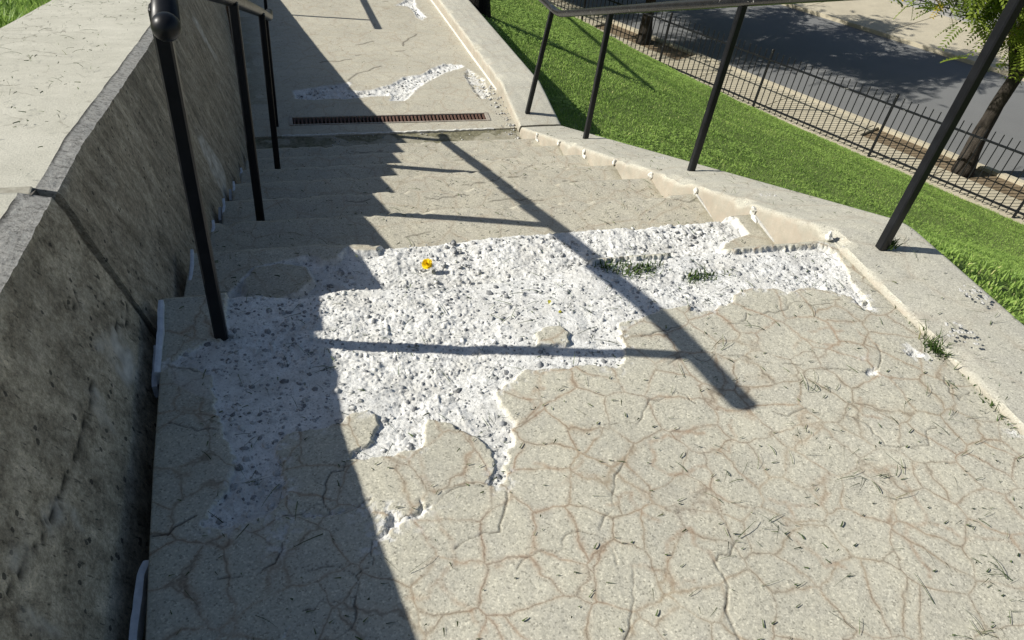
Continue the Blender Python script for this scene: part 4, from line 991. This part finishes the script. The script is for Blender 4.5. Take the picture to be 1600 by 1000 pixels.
for i in range(22):                                   # little tangles of clippings
    x0, y0_ = random.uniform(.75, 1.68), random.uniform(.36, 1.1)
    for j in range(random.randint(3, 8)):
        x, y = x0+random.gauss(0, .018), y0_+random.gauss(0, .014); x = min(x, 1.7); cp.append((x, y, land_height(x, y)+.002))
for i in range(240):                                  # caught in the rough patch
    j = pk[random.randrange(len(pk))]; cp.append((LANDX.ravel()[j], LANDY.ravel()[j], LANDZ.ravel()[j]+.004))
for i in range(620):
    x = random.uniform(-.28, 1.70); y = random.uniform(.32, 1.68); small.append((x, y, land_height(x, y)))
for kstep in range(1, 8):
    for i in range(480):
        y = Y0+(kstep-1)*T+random.uniform(.0, .39); x = random.uniform(step_left(y)+.02, 1.68); small.append((x, y, stair_z(kstep)+.003))
    for i in range(60):
        y = Y0+(kstep-1)*T+random.uniform(.0, .37); x = random.uniform(step_left(y)+.02, 1.68); cp.append((x, y, stair_z(kstep)+.003))
for i in range(1300):
    y = random.uniform(4.6, 8.6); x = random.uniform(-.1, 1.66); small.append((x, y, float(low_z(y))+.012))
for i in range(1100):
    y = random.uniform(1.3, 6.5)
    if 1.58 < y < 1.67: continue
    x = random.uniform(-1.02, -.54); z = (wt_up(y)[1] if y < 1.62 else wt_lo(y)[1])+.020; (cp if random.random() < .3 else small).append((x, y, float(z)))
for i in range(420):
    y = random.uniform(.3, 4.8); x = random.uniform(1.73, 2.02); z = float(np.interp(y, ysu, zsu))+.003; (cp if random.random() < .35 else small).append((x, y, z))
tag(link('grass_clippings', clippings(cp, .016, .058, .0016, 3, 'grass_clippings', .25), M_clip), 'dry dark-green grass clippings blown over the concrete', 'clippings', kind='stuff')
tag(link('litter_specks', clippings(small, .005, .018, .0030, 4, 'litter_specks', .5), M_clip), 'tiny dark bits of dry litter strewn over the steps and wall tops', 'litter', kind='stuff')

# weeds in the joints and in the broken top step
def weed(px, n, spread, label, hgt=(.015, .05), fn=on_land, dz=-.01, flat=1.):
    q = fn(px); r_ = np.random.default_rng(int(px[0]*7+px[1])); P = np.stack([q[0]+r_.normal(0, spread[0], n), q[1]+r_.normal(0, spread[1], n), np.full(n, q[2]+dz)], -1)
    me = blades(P-q, hgt[0], hgt[1], .0045, 1.6*flat, 'weed', M_weed, int(px[0]))
    tag(link('weed', me, M_weed, loc=tuple(q)), label, 'weed', 'weeds growing out of the worn concrete')
weed((1463, 548), 150, (.016, .022), 'bushy weed tuft in the joint at the foot of the low wall')
weed((1575, 652), 170, (.018, .055), 'long strip of low weeds in the joint beside the low wall', (.008, .03))
weed((1000, 414), 210, (.042, .018), 'dark weeds sprouting in the broken edge of the top step', (.004, .015), on_land, -.016)
weed((1100, 426), 120, (.032, .014), 'sparse dry weeds beside the proud nosing strip in the white patch', (.005, .018), on_land, -.018)
weed((945, 410), 50, (.018, .014), 'weeds in the white patch where the railing shadow crosses', (.005, .018), on_land, -.018)
weed((1392, 383), 45, (.010, .008), 'tiny grass tuft at the foot of the post on the low wall', (.01, .03), lambda p: onplane(p, (0, 0, 1), .045), 0)
weed((1425, 508), 60, (.02, .03), 'thin weeds in the joint between white patch and low wall', (.006, .02))

# dandelion head
q = on_z((668, 416), stair_z(1)-.006); c = (q[0], q[1], q[2])
dl = thing('dandelion', c, 'single bright yellow dandelion head lying on the white spalled step', 'flower')
bm = bmesh.new(); rr_ = random.Random(2); tl_ = Matrix.Rotation(.5, 3, 'X') @ Matrix.Rotation(-.3, 3, 'Y')
for i in range(110):
    f = i/109; ph = i*2.39996; th = .12+1.35*f**.6; L = .0195*(.75+.25*f)+rr_.uniform(-.001, .001)
    d = Vector((math.sin(th)*math.cos(ph), math.sin(th)*math.sin(ph), math.cos(th))); s = d.cross(Vector((0, 0, 1))).normalized()*.0018
    o0 = Vector((0, 0, .006)); vs2 = [tl_ @ p+Vector(c)+Vector((0, 0, .006)) for p in (o0+d*.003-s*.5, o0+d*.003+s*.5, o0+d*L+s, o0+d*L-s)]
    bm.faces.new([bm.verts.new(p) for p in vs2])
link('petals', bm_mesh('petals', bm), M_yellow, dl)
bm = tube([tl_ @ Vector((0, 0, -.004))+Vector(c)+Vector((0, 0, .006)), tl_ @ Vector((0, 0, .006))+Vector(c)+Vector((0, 0, .006)), tl_ @ Vector((0, 0, .010))+Vector(c)+Vector((0, 0, .006))], [.003, .007, .006], 10)
link('calyx', bm_mesh('calyx', bm, True), M_stem, dl)
def leaflet(px, fn, label, ang, L=.016):
    q = fn(px); bm = bmesh.new(); cs = []
    for k_ in range(6):
        f = k_/5; w_ = L*.32*math.sin(math.pi*min(1, f*.92+.06)); z = .003+.004*math.sin(f*3)
        cs.append([bm.verts.new((math.cos(ang)*L*(f-.5)-s*math.sin(ang)*w_, math.sin(ang)*L*(f-.5)+s*math.cos(ang)*w_, z+(.002 if s else 0))) for s in (-1, 0, 1)])
    for a, b in zip(cs[:-1], cs[1:]):
        for j in (0, 1): bm.faces.new((a[j], a[j+1], b[j+1], b[j]))
    me = bm_mesh('leaflet', bm, True); attr(me, 'tone', np.full(len(me.vertices), .92))
    o = link('leaflet', me, M_leaf, loc=tuple(q)); tag(o, label, 'leaf', 'fallen leaflets on the white patch')
leaflet((859, 468), lambda p: on_land(p)-np.array([0, 0, .014]), 'fallen yellow-green leaflet on the white patch, nearer the dandelion', 1.1)
leaflet((876, 484), lambda p: on_land(p)-np.array([0, 0, .014]), 'fallen yellow-green leaflet on the white patch, nearer the concrete island', .2, .013)
